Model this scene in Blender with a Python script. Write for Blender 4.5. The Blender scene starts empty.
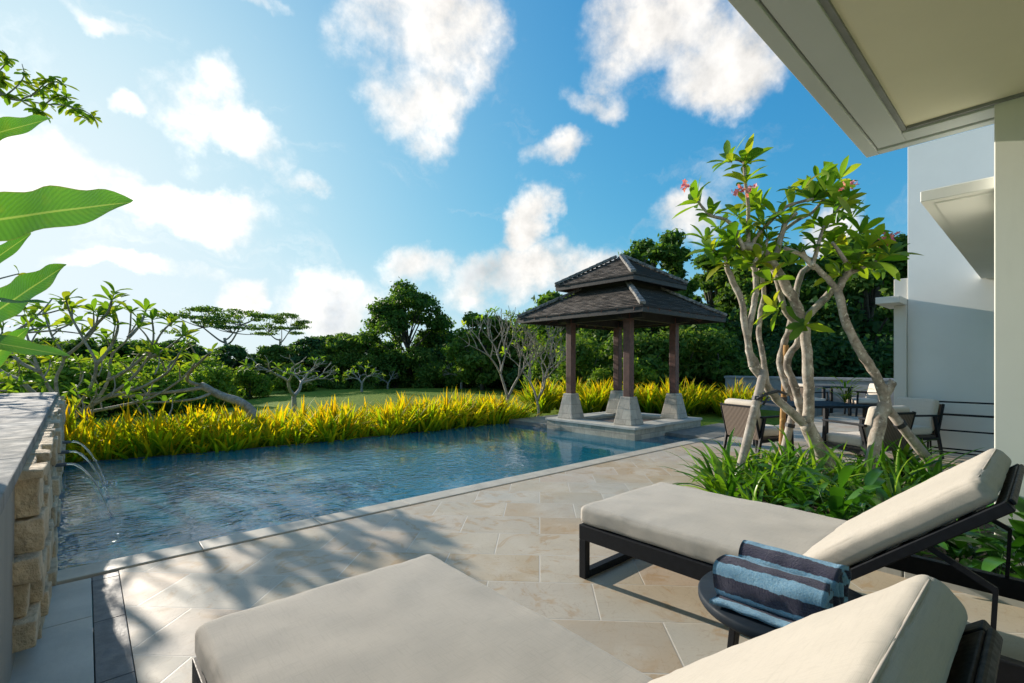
import bpy, bmesh, math, random
import numpy as np
from mathutils import Vector, Matrix, noise
C = bpy.context.scene.collection
sc = bpy.context.scene
PI = math.pi
# ------------------------------------------------------------------ camera
F, CX, HY, ANG, CAMH = 479.0, 512.0, 365.0, math.radians(48.3), 1.3
CA, SA = math.cos(ANG), math.sin(ANG)
cam = bpy.data.cameras.new('camera'); co = bpy.data.objects.new('camera', cam); C.objects.link(co)
co.location = (0, 0, CAMH); co.rotation_euler = (PI/2, 0, ANG-PI/2)
cam.sensor_width = 36; cam.lens = F/1024*36; cam.shift_y = (HY-341.5)/1024; cam.clip_end = 3000; cam.clip_start = .02
sc.camera = co
# ------------------------------------------------------------------ light and sky
SUN_EL, SUN_AZ = math.radians(16), math.radians(-6)          # azimuth from +Y towards +X
SUN = Vector((math.sin(SUN_AZ)*math.cos(SUN_EL), math.cos(SUN_AZ)*math.cos(SUN_EL), math.sin(SUN_EL)))
sl = bpy.data.lights.new('sun', 'SUN'); so = bpy.data.objects.new('sun', sl); C.objects.link(so)
sl.energy = 3.15; sl.angle = math.radians(.5); sl.color = (1, .90, .77)
so.rotation_euler = SUN.to_track_quat('Z', 'Y').to_euler(); so.location = (0, 30, 20)
sc.view_settings.view_transform = 'Standard'; sc.view_settings.look = 'None'
sc.view_settings.gamma = 1; sc.view_settings.exposure = 1.2
SKY_STRENGTH = .122

def ray(px, py):
    X = (px-CX)/F
    return Vector((X*SA+CA, -X*CA+SA, (HY-py)/F))
def dep(px, py, Z):
    d = ray(px, py); return Vector((d.x*Z, d.y*Z, CAMH+d.z*Z))
def at(px, py, z=0.):
    d = ray(px, py); Z = (z-CAMH)/d.z; return Vector((d.x*Z, d.y*Z, z))
def cs(X, Z):                                                # camera-aligned ground metres -> world u, v
    return (X*SA+Z*CA, -X*CA+Z*SA)

class NT:
    def __init__(s, tree): s.t = tree; s.n = tree.nodes; s.l = tree.links
    def add(s, typ, **kw):
        n = s.n.new(typ)
        for k, v in kw.items():
            if k.startswith('_'): setattr(n, k[1:], v)
        return n
    def m(s, op, a, b=None, c=None, clamp=False):
        n = s.n.new('ShaderNodeMath'); n.operation = op; n.use_clamp = clamp
        for i, v in enumerate((a, b, c)):
            if v is None: continue
            if isinstance(v, (int, float)): n.inputs[i].default_value = v
            else: s.l.new(v, n.inputs[i])
        return n.outputs[0]
    def vm(s, op, a, b=None, out=0):
        n = s.n.new('ShaderNodeVectorMath'); n.operation = op
        for i, v in enumerate((a, b)):
            if v is None: continue
            if isinstance(v, (tuple, Vector)): n.inputs[i].default_value = tuple(v)
            elif isinstance(v, (int, float)): n.inputs['Scale'].default_value = v
            else: s.l.new(v, n.inputs[i])
        return n.outputs[out]
    def dot(s, a, b): return s.vm('DOT_PRODUCT', a, b, 1)
    def noise(s, vec, scale, detail=4, rough=.55, dist=0, col=False, dim='3D'):
        n = s.n.new('ShaderNodeTexNoise'); n.noise_dimensions = dim
        n.inputs['Scale'].default_value = scale; n.inputs['Detail'].default_value = detail
        n.inputs['Roughness'].default_value = rough; n.inputs['Distortion'].default_value = dist
        if vec is not None: s.l.new(vec, n.inputs['Vector'])
        return n.outputs['Color' if col else 'Fac']
    def ramp(s, fac, stops, interp='LINEAR'):
        n = s.n.new('ShaderNodeValToRGB'); e = n.color_ramp.elements; n.color_ramp.interpolation = interp
        while len(e) < len(stops): e.new(.5)
        for i, (p, c) in enumerate(stops):
            e[i].position = p; e[i].color = tuple(c)+(1,) if isinstance(c, (tuple, list)) and len(c) == 3 else ((c, c, c, 1) if not isinstance(c, (tuple, list)) else c)
        s.l.new(fac, n.inputs[0]); return n.outputs[0]
    def mix(s, fac, a, b, mode='MIX'):
        n = s.n.new('ShaderNodeMix'); n.data_type = 'RGBA'; n.blend_type = mode; n.clamp_factor = True
        for sock, v in ((n.inputs[0], fac), (n.inputs[6], a), (n.inputs[7], b)):
            if isinstance(v, (int, float)): sock.default_value = v
            elif isinstance(v, (tuple, list)): sock.default_value = tuple(v)[:3]+(1,)
            else: s.l.new(v, sock)
        return n.outputs[2]
    def mapr(s, v, a, b, c=0., d=1., smooth=True):
        n = s.n.new('ShaderNodeMapRange'); n.interpolation_type = 'SMOOTHSTEP' if smooth else 'LINEAR'
        s.l.new(v, n.inputs[0])
        for i, x in enumerate((a, b, c, d)): n.inputs[i+1].default_value = x
        return n.outputs[0]
    def bump(s, h, strength=.3, dist=.01, normal=None):
        n = s.n.new('ShaderNodeBump'); n.inputs['Strength'].default_value = strength; n.inputs['Distance'].default_value = dist
        s.l.new(h, n.inputs['Height'])
        if normal is not None: s.l.new(normal, n.inputs['Normal'])
        return n.outputs[0]

def build_world():
    w = bpy.data.worlds.new('World'); sc.world = w; w.use_nodes = True
    t = NT(w.node_tree); w.node_tree.nodes.clear()
    sky = t.n.new('ShaderNodeTexSky'); sky.sky_type = 'NISHITA'; sky.sun_disc = False
    sky.sun_elevation = SUN_EL; sky.sun_rotation = SUN_AZ; sky.air_density = 1.0; sky.dust_density = 1.2; sky.ozone_density = 2.0
    tc = t.n.new('ShaderNodeTexCoord'); d = t.vm('NORMALIZE', tc.outputs['Generated'])
    sepd = t.n.new('ShaderNodeSeparateXYZ'); t.l.new(d, sepd.inputs[0])
    hs = t.n.new('ShaderNodeHueSaturation'); hs.inputs['Saturation'].default_value = 1.25; hs.inputs['Value'].default_value = 1
    hs.inputs['Hue'].default_value = .49
    t.l.new(sky.outputs[0], hs.inputs['Color'])
    # warp the direction so that cloud outlines break up
    wn = t.noise(d, 5.0, 6, .6, col=True)
    wv = t.vm('SUBTRACT', wn, (.5, .5, .5)); wv = t.vm('SCALE', wv, .19)
    dw = t.vm('ADD', d, wv)
    blobs = [  # px, py, half width, half height (as degrees-like tangents in px), weight, tilt
        (418, 28, 100, 74, 1.05, 0), (408, 95, 52, 66, 1., .3), (660, 30, 95, 55, 1.0, 0), (720, 62, 75, 52, 1., .1), (610, 92, 45, 24, .7, 0),
        (215, 115, 40, 55, .9, -.5), (255, 150, 62, 32, 1., -.5), (160, 200, 120, 36, 1.1, -.25), (40, 165, 110, 52, 1.15, -.2),
        (556, 155, 42, 19, .85, .35), (537, 228, 28, 38, 1., 0), (510, 278, 90, 34, 1.05, .05), (430, 262, 45, 26, .85, 0), (340, 300, 70, 36, .95, 0),
        (242, 293, 26, 19, .85, 0), (685, 222, 40, 46, 1., 0), (840, 225, 34, 32, .85, 0), (110, 25, 46, 12, .45, 0), (250, 5, 40, 12, .6, 0),
        (150, 268, 90, 14, .75, 0), (600, 262, 60, 24, .8, 0), (300, 195, 36, 14, .7, 0), (150, 108, 22, 14, .6, 0)]
    best = None; low = None
    for px, py, hw, hh, wt, tilt in blobs:
        c = ray(px, py); k = c.length; c.normalize()
        r = Vector((c.y, -c.x, 0)).normalized(); up = r.cross(c)
        r2 = r*math.cos(tilt)+up*math.sin(tilt); u2 = up*math.cos(tilt)-r*math.sin(tilt)
        a = t.m('MULTIPLY', t.dot(dw, tuple(r2)), F/hw*k**1.5)
        b = t.m('MULTIPLY', t.dot(dw, tuple(u2)), F/hh*k**1.5)
        q = t.m('ADD', t.m('MULTIPLY', a, a), t.m('MULTIPLY', b, b))
        front = t.m('GREATER_THAN', t.dot(d, tuple(c)), .3)
        v = t.m('SUBTRACT', t.m('MULTIPLY', t.m('MULTIPLY', t.m('SUBTRACT', 1.2, q), wt), front), t.m('MULTIPLY', t.m('SUBTRACT', 1, front), 3.))
        best = v if best is None else t.m('MAXIMUM', best, v)
    # clouds over the rest of the sky dome (behind the camera and overhead), kept sparse
    n1 = t.noise(d, 7.0, 10, .6, 0)
    n2 = t.noise(t.vm('ADD', d, tuple(Vector(SUN)*.035)), 7.0, 10, .6, 0)
    n3 = t.noise(d, 2.2, 3, .5)
    behind = t.m('LESS_THAN', t.dot(d, (CA, SA, 0)), .05)
    bl2 = t.m('SUBTRACT', t.m('MULTIPLY', t.m('SUBTRACT', n3, .5), 5.), t.m('MULTIPLY', t.m('SUBTRACT', 1, behind), 4.))
    best = t.m('MAXIMUM', t.m('MAXIMUM', best, -.85), bl2)
    dens = t.m('ADD', best, t.m('MULTIPLY', t.m('SUBTRACT', n1, .5), 3.4))
    mask = t.m('POWER', t.mapr(dens, 0., 1.3), 1.1)
    wisp = t.m('MULTIPLY', t.mapr(t.noise(t.vm('MULTIPLY', dw, (1., 1., 2.6)), 4.5, 7, .62, .6), .54, .8), .3)
    mask = t.m('MAXIMUM', mask, wisp)
    thick = t.mapr(dens, .6, 1.7)
    lit = t.m('MULTIPLY', t.m('SUBTRACT', n1, n2), 5.0)
    n4 = t.noise(d, 4.2, 5, .55)
    grey = t.m('MULTIPLY', t.mapr(n4, .46, .66), thick)
    lowsky = t.mapr(sepd.outputs[2], .42, .12)
    grey = t.m('MULTIPLY', grey, t.m('ADD', .22, t.m('MULTIPLY', lowsky, .75)))
    sundot = t.dot(d, tuple(SUN)); glow = t.m('POWER', t.m('MAXIMUM', sundot, 0), 6)
    lum = t.m('ADD', t.m('ADD', 1.0, t.m('MULTIPLY', lit, .3)), t.m('MULTIPLY', glow, .55))
    lum = t.m('MAXIMUM', t.m('SUBTRACT', lum, t.m('MULTIPLY', grey, .5)), .25)
    ccol = t.mix(grey, (1.0, .965, .915), (.80, .90, 1.0))
    cl = t.vm('SCALE', ccol, None); 
    cl.node.inputs['Scale'].default_value = 1.0; t.l.new(t.m('MULTIPLY', lum, 3.35), cl.node.inputs['Scale'])
    # thin milky veil towards the sun and the horizon
    veil = t.m('ADD', t.m('MULTIPLY', t.m('POWER', t.m('MAXIMUM', sundot, 0), 6), .42), t.m('MULTIPLY', t.mapr(sepd.outputs[2], .26, 0.0), .42))
    veil = t.m('MINIMUM', veil, .85)
    base = t.mix(1., hs.outputs[0], (.33, .99, 1.92), 'MULTIPLY')
    den = t.vm('ADD', t.vm('SCALE', base, .26), (1., 1., 1.)); base = t.vm('DIVIDE', base, den)
    base = t.mix(veil, base, (2.95, 3.4, 3.7))
    mk = t.m('MULTIPLY', mask, .97)
    colr = t.mix(mk, base, cl)
    bg = t.n.new('ShaderNodeBackground'); t.l.new(colr, bg.inputs[0]); bg.inputs[1].default_value = SKY_STRENGTH
    o = t.n.new('ShaderNodeOutputWorld'); t.l.new(bg.outputs[0], o.inputs[0])
    w.cycles.sampling_method = 'MANUAL'; w.cycles.sample_map_resolution = 512
build_world()

# ------------------------------------------------------------------ materials
def new_mat(name):
    m = bpy.data.materials.new(name); m.use_nodes = True; m.node_tree.nodes.clear()
    t = NT(m.node_tree); out = t.n.new('ShaderNodeOutputMaterial'); p = t.n.new('ShaderNodeBsdfPrincipled')
    t.l.new(p.outputs[0], out.inputs[0]); t.p = p; t.out = out
    tc = t.n.new('ShaderNodeTexCoord'); t.obj = tc.outputs['Object']; t.uv = tc.outputs['UV']
    return m, t
def seti(t, name, v):
    s = t.p.inputs[name]
    if isinstance(v, (int, float)): s.default_value = v
    elif isinstance(v, (tuple, list)): s.default_value = tuple(v)+(1,) if len(v) == 3 else v
    else: t.l.new(v, s)
def simple(name, col, rough=.6, var=.15, scale=6, bump=.0, bscale=40, bdist=.004, metal=0, spec=.5):
    m, t = new_mat(name)
    n = t.noise(t.obj, scale, 5, .6)
    c1 = tuple(x*(1-var) for x in col); c2 = tuple(min(1, x*(1+var)) for x in col)
    seti(t, 'Base Color', t.ramp(n, [(.3, c1), (.7, c2)]))
    rn = t.mapr(t.noise(t.obj, scale*2.3, 4), .3, .7, max(.02, rough-.08), min(1, rough+.08)); seti(t, 'Roughness', rn)
    seti(t, 'Metallic', metal); seti(t, 'Specular IOR Level', spec)
    if bump: seti(t, 'Normal', t.bump(t.noise(t.obj, bscale, 5, .6), bump, bdist))
    return m
def leafmat(name, cols, rough=.45, trans=.35, uvgrad=None, spec=.4):
    """leaf colours vary from leaf to leaf; uvgrad = colour stops along the blade"""
    m, t = new_mat(name)
    g = t.n.new('ShaderNodeNewGeometry')
    k = len(cols)
    c = t.ramp(g.outputs['Random Per Island'], [(i/max(1, k-1), cc) for i, cc in enumerate(cols)])
    if uvgrad:
        sp = t.n.new('ShaderNodeSeparateXYZ'); t.l.new(t.uv, sp.inputs[0])
        sh = t.m('ADD', sp.outputs[0], t.m('MULTIPLY', t.m('SUBTRACT', g.outputs['Random Per Island'], .5), .5))
        gc = t.ramp(sh, uvgrad)
        c = t.mix(.72, c, gc)
    seti(t, 'Base Color', c); seti(t, 'Roughness', rough); seti(t, 'Specular IOR Level', spec)
    tr = t.n.new('ShaderNodeBsdfTranslucent')
    tcx = t.mix(1., c, (1.5, 1.6, .5), 'MULTIPLY'); t.l.new(tcx, tr.inputs[0])
    ms = t.n.new('ShaderNodeMixShader'); ms.inputs[0].default_value = trans
    t.l.new(t.p.outputs[0], ms.inputs[1]); t.l.new(tr.outputs[0], ms.inputs[2]); t.l.new(ms.outputs[0], t.out.inputs[0])
    return m

M = {}
def deck_mat():
    m, t = new_mat('sandstone_paving')
    mp = t.n.new('ShaderNodeMapping'); mp.inputs['Rotation'].default_value = (0, 0, math.radians(45)); t.l.new(t.obj, mp.inputs[0])
    br = t.n.new('ShaderNodeTexBrick'); t.l.new(mp.outputs[0], br.inputs['Vector'])
    br.offset = .5; br.inputs['Scale'].default_value = 1; br.inputs['Brick Width'].default_value = .62; br.inputs['Row Height'].default_value = .41
    br.inputs['Mortar Size'].default_value = .0045; br.inputs['Mortar Smooth'].default_value = .3; br.inputs['Bias'].default_value = 0
    br.inputs['Color1'].default_value = (0, 0, 0, 1); br.inputs['Color2'].default_value = (1, 1, 1, 1); br.inputs['Mortar'].default_value = (.5, .5, .5, 1)
    slab = t.ramp(br.outputs['Color'], [(0, (.49, .385, .25)), (.3, (.53, .46, .35)), (.5, (.48, .36, .23)), (.75, (.51, .46, .37)), (1, (.54, .40, .285))])
    # each slab gets its own piece of swirling sandstone grain
    off = t.vm('SCALE', br.outputs['Color'], 13.0)
    pv = t.vm('ADD', t.obj, off)
    sw = t.noise(pv, 1.6, 5, .55, 1.6)
    slab = t.mix(t.m('MULTIPLY', t.mapr(sw, .45, .7), .7), slab, (.56, .50, .40))
    slab = t.mix(t.m('MULTIPLY', t.mapr(t.noise(pv, 2.6, 6, .6, 2.5), .52, .64), .6), slab, (.44, .28, .135))
    slab = t.mix(t.m('MULTIPLY', t.mapr(t.noise(t.obj, .55, 3, .5), .45, .65), .55), slab, (.46, .45, .40))
    rings = t.noise(pv, 3.5, 2, .5, 3.0)
    slab = t.mix(t.m('MULTIPLY', t.mapr(t.m('ABSOLUTE', t.m('SUBTRACT', rings, .5)), .012, 0), .3), slab, (.30, .20, .12))
    slab = t.mix(t.m('MULTIPLY', t.mapr(t.noise(t.obj, 60, 3), .5, .8), .25), slab, (.32, .27, .2))
    c = t.mix(br.outputs['Fac'], slab, (.56, .52, .45))
    seti(t, 'Base Color', c); seti(t, 'Roughness', t.mapr(sw, .3, .7, .42, .66)); seti(t, 'Specular IOR Level', .45)
    h = t.m('ADD', t.m('MULTIPLY', t.m('SUBTRACT', 1, br.outputs['Fac']), 1.), t.m('MULTIPLY', t.noise(t.obj, 9, 7, .65), .55))
    seti(t, 'Normal', t.bump(h, .55, .004))
    return m
def water_mat():
    m = bpy.data.materials.new('pool_water'); m.use_nodes = True; m.node_tree.nodes.clear(); t = NT(m.node_tree)
    out = t.n.new('ShaderNodeOutputMaterial'); tc = t.n.new('ShaderNodeTexCoord')
    mp = t.n.new('ShaderNodeMapping'); mp.inputs['Scale'].default_value = (1.0, 1.25, 1); mp.inputs['Rotation'].default_value = (0, 0, .5); t.l.new(tc.outputs['Object'], mp.inputs[0])
    h = t.m('ADD', t.m('MULTIPLY', t.noise(mp.outputs[0], 4.2, 2, .5, 1.6), 1.0), t.m('MULTIPLY', t.noise(tc.outputs['Object'], 11, 3, .55, 1.2), .42))
    # ripples are stronger near the spouts
    vd = t.vm('DISTANCE', tc.outputs['Object'], (.2, 6.0, 0), 1)
    amp = t.m('MULTIPLY', t.mapr(vd, .6, 6.5, .19, .016), t.mapr(t.noise(tc.outputs['Object'], .9, 3, .6, .8), .35, .65, .35, 1.35))
    n = t.n.new('ShaderNodeBump'); n.inputs['Distance'].default_value = .2; t.l.new(amp, n.inputs['Strength']); t.l.new(h, n.inputs['Height'])
    gl = t.n.new('ShaderNodeBsdfGlossy'); gl.inputs['Roughness'].default_value = .03; gl.inputs[0].default_value = (1, 1, 1, 1); t.l.new(n.outputs[0], gl.inputs['Normal'])
    rf = t.n.new('ShaderNodeBsdfTransparent'); rf.inputs[0].default_value = (.78, .95, .98, 1)
    df = t.n.new('ShaderNodeBsdfDiffuse'); df.inputs[0].default_value = (.010, .20, .30, 1); t.l.new(n.outputs[0], df.inputs['Normal'])
    body = t.n.new('ShaderNodeMixShader'); body.inputs[0].default_value = .58; t.l.new(rf.outputs[0], body.inputs[1]); t.l.new(df.outputs[0], body.inputs[2])
    fr = t.n.new('ShaderNodeFresnel'); fr.inputs[0].default_value = 1.42; t.l.new(n.outputs[0], fr.inputs['Normal'])
    ms = t.n.new('ShaderNodeMixShader'); t.l.new(fr.outputs[0], ms.inputs[0]); t.l.new(body.outputs[0], ms.inputs[1]); t.l.new(gl.outputs[0], ms.inputs[2])
    t.l.new(ms.outputs[0], out.inputs[0]); return m
def basin_mat():
    m, t = new_mat('pool_tiles')
    br = t.n.new('ShaderNodeTexBrick'); br.offset = 0; t.l.new(t.obj, br.inputs['Vector'])
    br.inputs['Scale'].default_value = 1; br.inputs['Brick Width'].default_value = .2; br.inputs['Row Height'].default_value = .2; br.inputs['Mortar Size'].default_value = .004
    br.inputs['Color1'].default_value = (.08, .46, .55, 1); br.inputs['Color2'].default_value = (.13, .58, .66, 1); br.inputs['Mortar'].default_value = (.08, .3, .4, 1)
    n = t.noise(t.obj, 3.2, 4, .6, 1.5)
    c = t.mix(t.m('MULTIPLY', t.mapr(n, .4, .65), .65), br.outputs['Color'], (.05, .26, .38))
    seti(t, 'Base Color', c); seti(t, 'Roughness', .4); return m
def stone_block_mat(name, cols, bw, rh, mortar=(.25, .23, .2), bumpd=.006, rot=False, vert=True):
    m, t = new_mat(name)
    src = t.obj
    if vert:                                                # bricks run along whichever wall direction, rows go up
        sp = t.n.new('ShaderNodeSeparateXYZ'); t.l.new(t.obj, sp.inputs[0])
        cb = t.n.new('ShaderNodeCombineXYZ'); t.l.new(t.m('ADD', sp.outputs[0], t.m('MULTIPLY', sp.outputs[1], 1.013)), cb.inputs[0]); t.l.new(sp.outputs[2], cb.inputs[1]); src = cb.outputs[0]
    br = t.n.new('ShaderNodeTexBrick'); t.l.new(src, br.inputs['Vector']); br.inputs['Scale'].default_value = 1
    br.inputs['Brick Width'].default_value = bw; br.inputs['Row Height'].default_value = rh; br.inputs['Mortar Size'].default_value = .004
    br.inputs['Color1'].default_value = (0, 0, 0, 1); br.inputs['Color2'].default_value = (1, 1, 1, 1)
    c = t.ramp(br.outputs['Color'], [(i/(len(cols)-1), cc) for i, cc in enumerate(cols)])
    c = t.mix(t.m('MULTIPLY', t.mapr(t.noise(t.obj, 7, 6, .65), .4, .7), .5), c, tuple(x*.55 for x in cols[0]))
    c = t.mix(br.outputs['Fac'], c, mortar)
    seti(t, 'Base Color', c); seti(t, 'Roughness', .8)
    h = t.m('ADD', t.m('SUBTRACT', 1, br.outputs['Fac']), t.m('MULTIPLY', t.noise(t.obj, 26, 6, .65), .7))
    seti(t, 'Normal', t.bump(h, .6, bumpd)); return m
def fabric_mat(name, col):
    m, t = new_mat(name)
    w1 = t.n.new('ShaderNodeTexWave'); w1.inputs['Scale'].default_value = 160; w1.bands_direction = 'X'; t.l.new(t.obj, w1.inputs[0]); w1.inputs['Distortion'].default_value = 1.5
    w2 = t.n.new('ShaderNodeTexWave'); w2.inputs['Scale'].default_value = 160; w2.bands_direction = 'Y'; t.l.new(t.obj, w2.inputs[0]); w2.inputs['Distortion'].default_value = 1.5
    wv = t.m('MULTIPLY', t.m('ADD', w1.outputs['Fac'], w2.outputs['Fac']), .5)
    n = t.noise(t.obj, 2.5, 5, .6)
    c = t.ramp(n, [(.3, tuple(x*.93 for x in col)), (.7, tuple(x*1.05 for x in col))])
    c = t.mix(t.m('MULTIPLY', wv, .16), c, tuple(x*.6 for x in col))
    c = t.mix(t.m('MULTIPLY', t.mapr(t.noise(t.obj, 300, 2), .5, .75), .22), c, tuple(x*.7 for x in col))
    seti(t, 'Base Color', c); seti(t, 'Roughness', .9); seti(t, 'Specular IOR Level', .15); seti(t, 'Sheen Weight', .15)
    wr = t.noise(t.obj, 5.5, 3, .5, .2)
    mp = t.n.new('ShaderNodeMapping'); mp.inputs['Scale'].default_value = (14, 240, 60); t.l.new(t.obj, mp.inputs[0]); mp2 = t.n.new('ShaderNodeMapping'); mp2.inputs['Scale'].default_value = (240, 14, 60); t.l.new(t.obj, mp2.inputs[0])
    slub = t.m('MAXIMUM', t.noise(mp.outputs[0], 1, 2), t.noise(mp2.outputs[0], 1, 2))
    c = t.mix(t.m('MULTIPLY', t.mapr(slub, .5, .72), .30), c, tuple(x*.68 for x in col)); c = t.mix(t.m('MULTIPLY', t.mapr(t.noise(t.obj, 1.7, 5, .65), .5, .75), .16), c, tuple(x*.72 for x in col)); seti(t, 'Base Color', c)
    b1 = t.bump(wr, .07, .03); seti(t, 'Normal', t.bump(wv, .25, .0012, b1)); return m
def bark_mat(name, c1, c2, c3, sc_=14):
    m, t = new_mat(name)
    n = t.noise(t.obj, sc_, 6, .7, .4); n2 = t.noise(t.obj, sc_*.35, 4, .6)
    c = t.ramp(n, [(.32, c1), (.5, c2), (.68, c3)])
    c = t.mix(t.m('MULTIPLY', t.mapr(n2, .52, .66), .6), c, tuple(x*.5 for x in c1))
    c = t.mix(t.m('MULTIPLY', t.mapr(t.noise(t.obj, sc_*2.2, 3, .6), .60, .68), .75), c, tuple(min(.75, x*1.5) for x in c3))
    seti(t, 'Base Color', c); seti(t, 'Roughness', .85); seti(t, 'Normal', t.bump(t.noise(t.obj, sc_*3, 5, .7), .6, .008)); return m
def shingle_mat():
    m, t = new_mat('weathered_timber_shingles')
    br = t.n.new('ShaderNodeTexBrick'); t.l.new(t.uv, br.inputs['Vector']); br.inputs['Scale'].default_value = 1
    br.inputs['Brick Width'].default_value = .11; br.inputs['Row Height'].default_value = .085; br.inputs['Mortar Size'].default_value = .006
    br.inputs['Color1'].default_value = (0, 0, 0, 1); br.inputs['Color2'].default_value = (1, 1, 1, 1); br.offset_frequency = 2
    c = t.ramp(br.outputs['Color'], [(0, (.15, .10, .066)), (.5, (.265, .19, .135)), (1, (.37, .28, .205))])
    c = t.mix(t.m('MULTIPLY', t.mapr(t.noise(t.obj, 3, 6, .7), .45, .7), .6), c, (.25, .17, .11))
    c = t.mix(t.m('MULTIPLY', t.mapr(t.noise(t.obj, 9, 6, .7), .5, .7), .5), c, (.33, .31, .28))
    c = t.mix(br.outputs['Fac'], c, (.02, .018, .016))
    seti(t, 'Base Color', c); seti(t, 'Roughness', .8)
    seti(t, 'Normal', t.bump(t.m('ADD', t.m('SUBTRACT', 1, br.outputs['Fac']), t.m('MULTIPLY', t.noise(t.obj, 40, 4, .7), .7)), .8, .012)); return m
def plaster_mat(name, col, stain=.0):
    m, t = new_mat(name)
    n = t.noise(t.obj, 1.1, 6, .6)
    c = t.ramp(n, [(.3, tuple(x*.95 for x in col)), (.7, tuple(min(1, x*1.03) for x in col))])
    if stain:
        mp = t.n.new('ShaderNodeMapping'); mp.inputs['Scale'].default_value = (4, 4, .7); t.l.new(t.obj, mp.inputs[0])
        c = t.mix(t.m('MULTIPLY', t.mapr(t.noise(mp.outputs[0], 1.5, 6, .65), .5, .72), stain), c, tuple(x*.6 for x in col))
    seti(t, 'Base Color', c); seti(t, 'Roughness', .85); seti(t, 'Specular IOR Level', .25)
    seti(t, 'Normal', t.bump(t.noise(t.obj, 70, 5, .6), .15, .002)); return m
def towel_mat():
    m, t = new_mat('striped_terry')
    sp = t.n.new('ShaderNodeSeparateXYZ'); t.l.new(t.uv, sp.inputs[0])
    j = t.m('MULTIPLY', t.m('SUBTRACT', t.noise(t.obj, 60, 3), .5), .012)
    f = t.m('FRACT', t.m('ADD', t.m('DIVIDE', t.m('ADD', sp.outputs[0], j), .088), .12))
    s = t.mapr(f, .47, .5); s2 = t.mapr(f, .97, 1.0); st = t.m('SUBTRACT', s, s2)
    n = t.noise(t.obj, 150, 3, .8)
    lb = t.ramp(n, [(.3, (.20, .52, .82)), (.7, (.45, .75, .95))]); nv = t.ramp(n, [(.3, (.022, .02, .06)), (.7, (.05, .042, .11))])
    seti(t, 'Base Color', t.mix(st, lb, nv)); seti(t, 'Roughness', .95); seti(t, 'Specular IOR Level', .1); seti(t, 'Sheen Weight', .4)
    seti(t, 'Normal', t.bump(t.m('ADD', t.noise(t.obj, 210, 3, .8), t.m('MULTIPLY', t.noise(t.obj, 25, 3), .9)), 1., .014)); return m
def grass_ground_mat():
    m, t = new_mat('mown_lawn')
    n = t.noise(t.obj, .25, 5, .6); n2 = t.noise(t.obj, 9, 6, .7)
    c = t.ramp(n, [(.3, (.15, .23, .03)), (.55, (.21, .28, .04)), (.75, (.27, .29, .06))])
    c = t.mix(t.mapr(n2, .35, .7), c, (.11, .18, .025))
    seti(t, 'Base Color', c); seti(t, 'Roughness', .95); seti(t, 'Specular IOR Level', .05); seti(t, 'Normal', t.bump(n2, .8, .08)); return m
def wicker_mat():
    m, t = new_mat('woven_wicker')
    w = t.n.new('ShaderNodeTexWave'); w.inputs['Scale'].default_value = 13; w.bands_direction = 'X'; w.inputs['Distortion'].default_value = .6; t.l.new(t.obj, w.inputs[0])
    c = t.ramp(w.outputs['Fac'], [(0, (.04, .028, .02)), (.5, (.14, .10, .072)), (1, (.22, .16, .12))])
    c = t.mix(t.m('MULTIPLY', t.noise(t.obj, 30, 4), .4), c, (.12, .09, .07))
    seti(t, 'Base Color', c); seti(t, 'Roughness', .7); seti(t, 'Normal', t.bump(w.outputs['Fac'], .7, .006)); return m
M['deck'] = deck_mat(); M['water'] = water_mat(); M['basin'] = basin_mat()
M['coping'] = simple('cream_coping_stone', (.50, .45, .365), .55, .2, 4, .3, 30)
M['slate'] = simple('dark_grey_slate', (.105, .115, .125), .55, .25, 9, .4, 50)
M['dkslab'] = simple('dark_stone_slab', (.20, .19, .165), .5, .25, 5, .3, 30)
M['palestrip'] = simple('pale_paving_strip', (.42, .42, .38), .5, .16, 2.2, .3, 30)
M['clad'] = simple('rough_split_sandstone', (.56, .44, .29), .9, .34, 9, 1., 22, .03)
M['cap'] = simple('weathered_cap_stone', (.235, .235, .225), .9, .36, 5, .5, 30, .006, 0, .12)
M['render'] = plaster_mat('grey_beige_render', (.30, .285, .25), .25)
M['platform'] = stone_block_mat('grey_green_stone_blocks', [(.33, .315, .25), (.50, .445, .345), (.40, .345, .255), (.54, .50, .41)], .33, .13)
M['footing'] = stone_block_mat('footing_stone_blocks', [(.35, .335, .285), (.50, .465, .39), (.42, .375, .305), (.55, .51, .44)], .23, .19)
M['rim'] = simple('pale_rim_stone', (.50, .48, .42), .6, .16, 6, .3, 30)
M['timber'] = simple('dark_red_timber', (.125, .052, .038), .5, .35, 12, .3, 60)
M['darktimber'] = simple('dark_eaves_timber', (.034, .028, .025), .6, .35, 12, .4, 60)
M['deckboard'] = simple('brown_timber_boards', (.14, .10, .075), .6, .3, 8, .3, 50)
M['shingle'] = shingle_mat()
M['hip'] = simple('mottled_hip_stone', (.20, .19, .175), .9, .95, 16, 1., 30, .02)
M['fabric'] = fabric_mat('linen_canvas', (.50, .455, .39)); M['seam'] = simple('piping_cord', (.40, .365, .32), .9, .1, 20)
M['black'] = simple('black_powder_coat', (.011, .0125, .016), .5, .2, 30, .15, 300, .001, 0, .22)
M['tabletop'] = simple('black_table_top', (.014, .022, .032), .55, .25, 8, .1, 150, .001, 0, .12)
M['towel'] = towel_mat()
M['white'] = plaster_mat('white_wall_paint', (.82, .82, .78)); M['cream'] = plaster_mat('cream_wall_paint', (.70, .67, .60), .15)
M['soffit'] = plaster_mat('cream_soffit_paint', (.82, .77, .56)); M['fascia'] = plaster_mat('grey_fascia_paint', (.58, .61, .575))
M['groove'] = simple('shadow_gap', (.26, .27, .26), .8)
M['pillar'] = plaster_mat('pillar_paint', (.76, .77, .69), .12)
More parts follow.
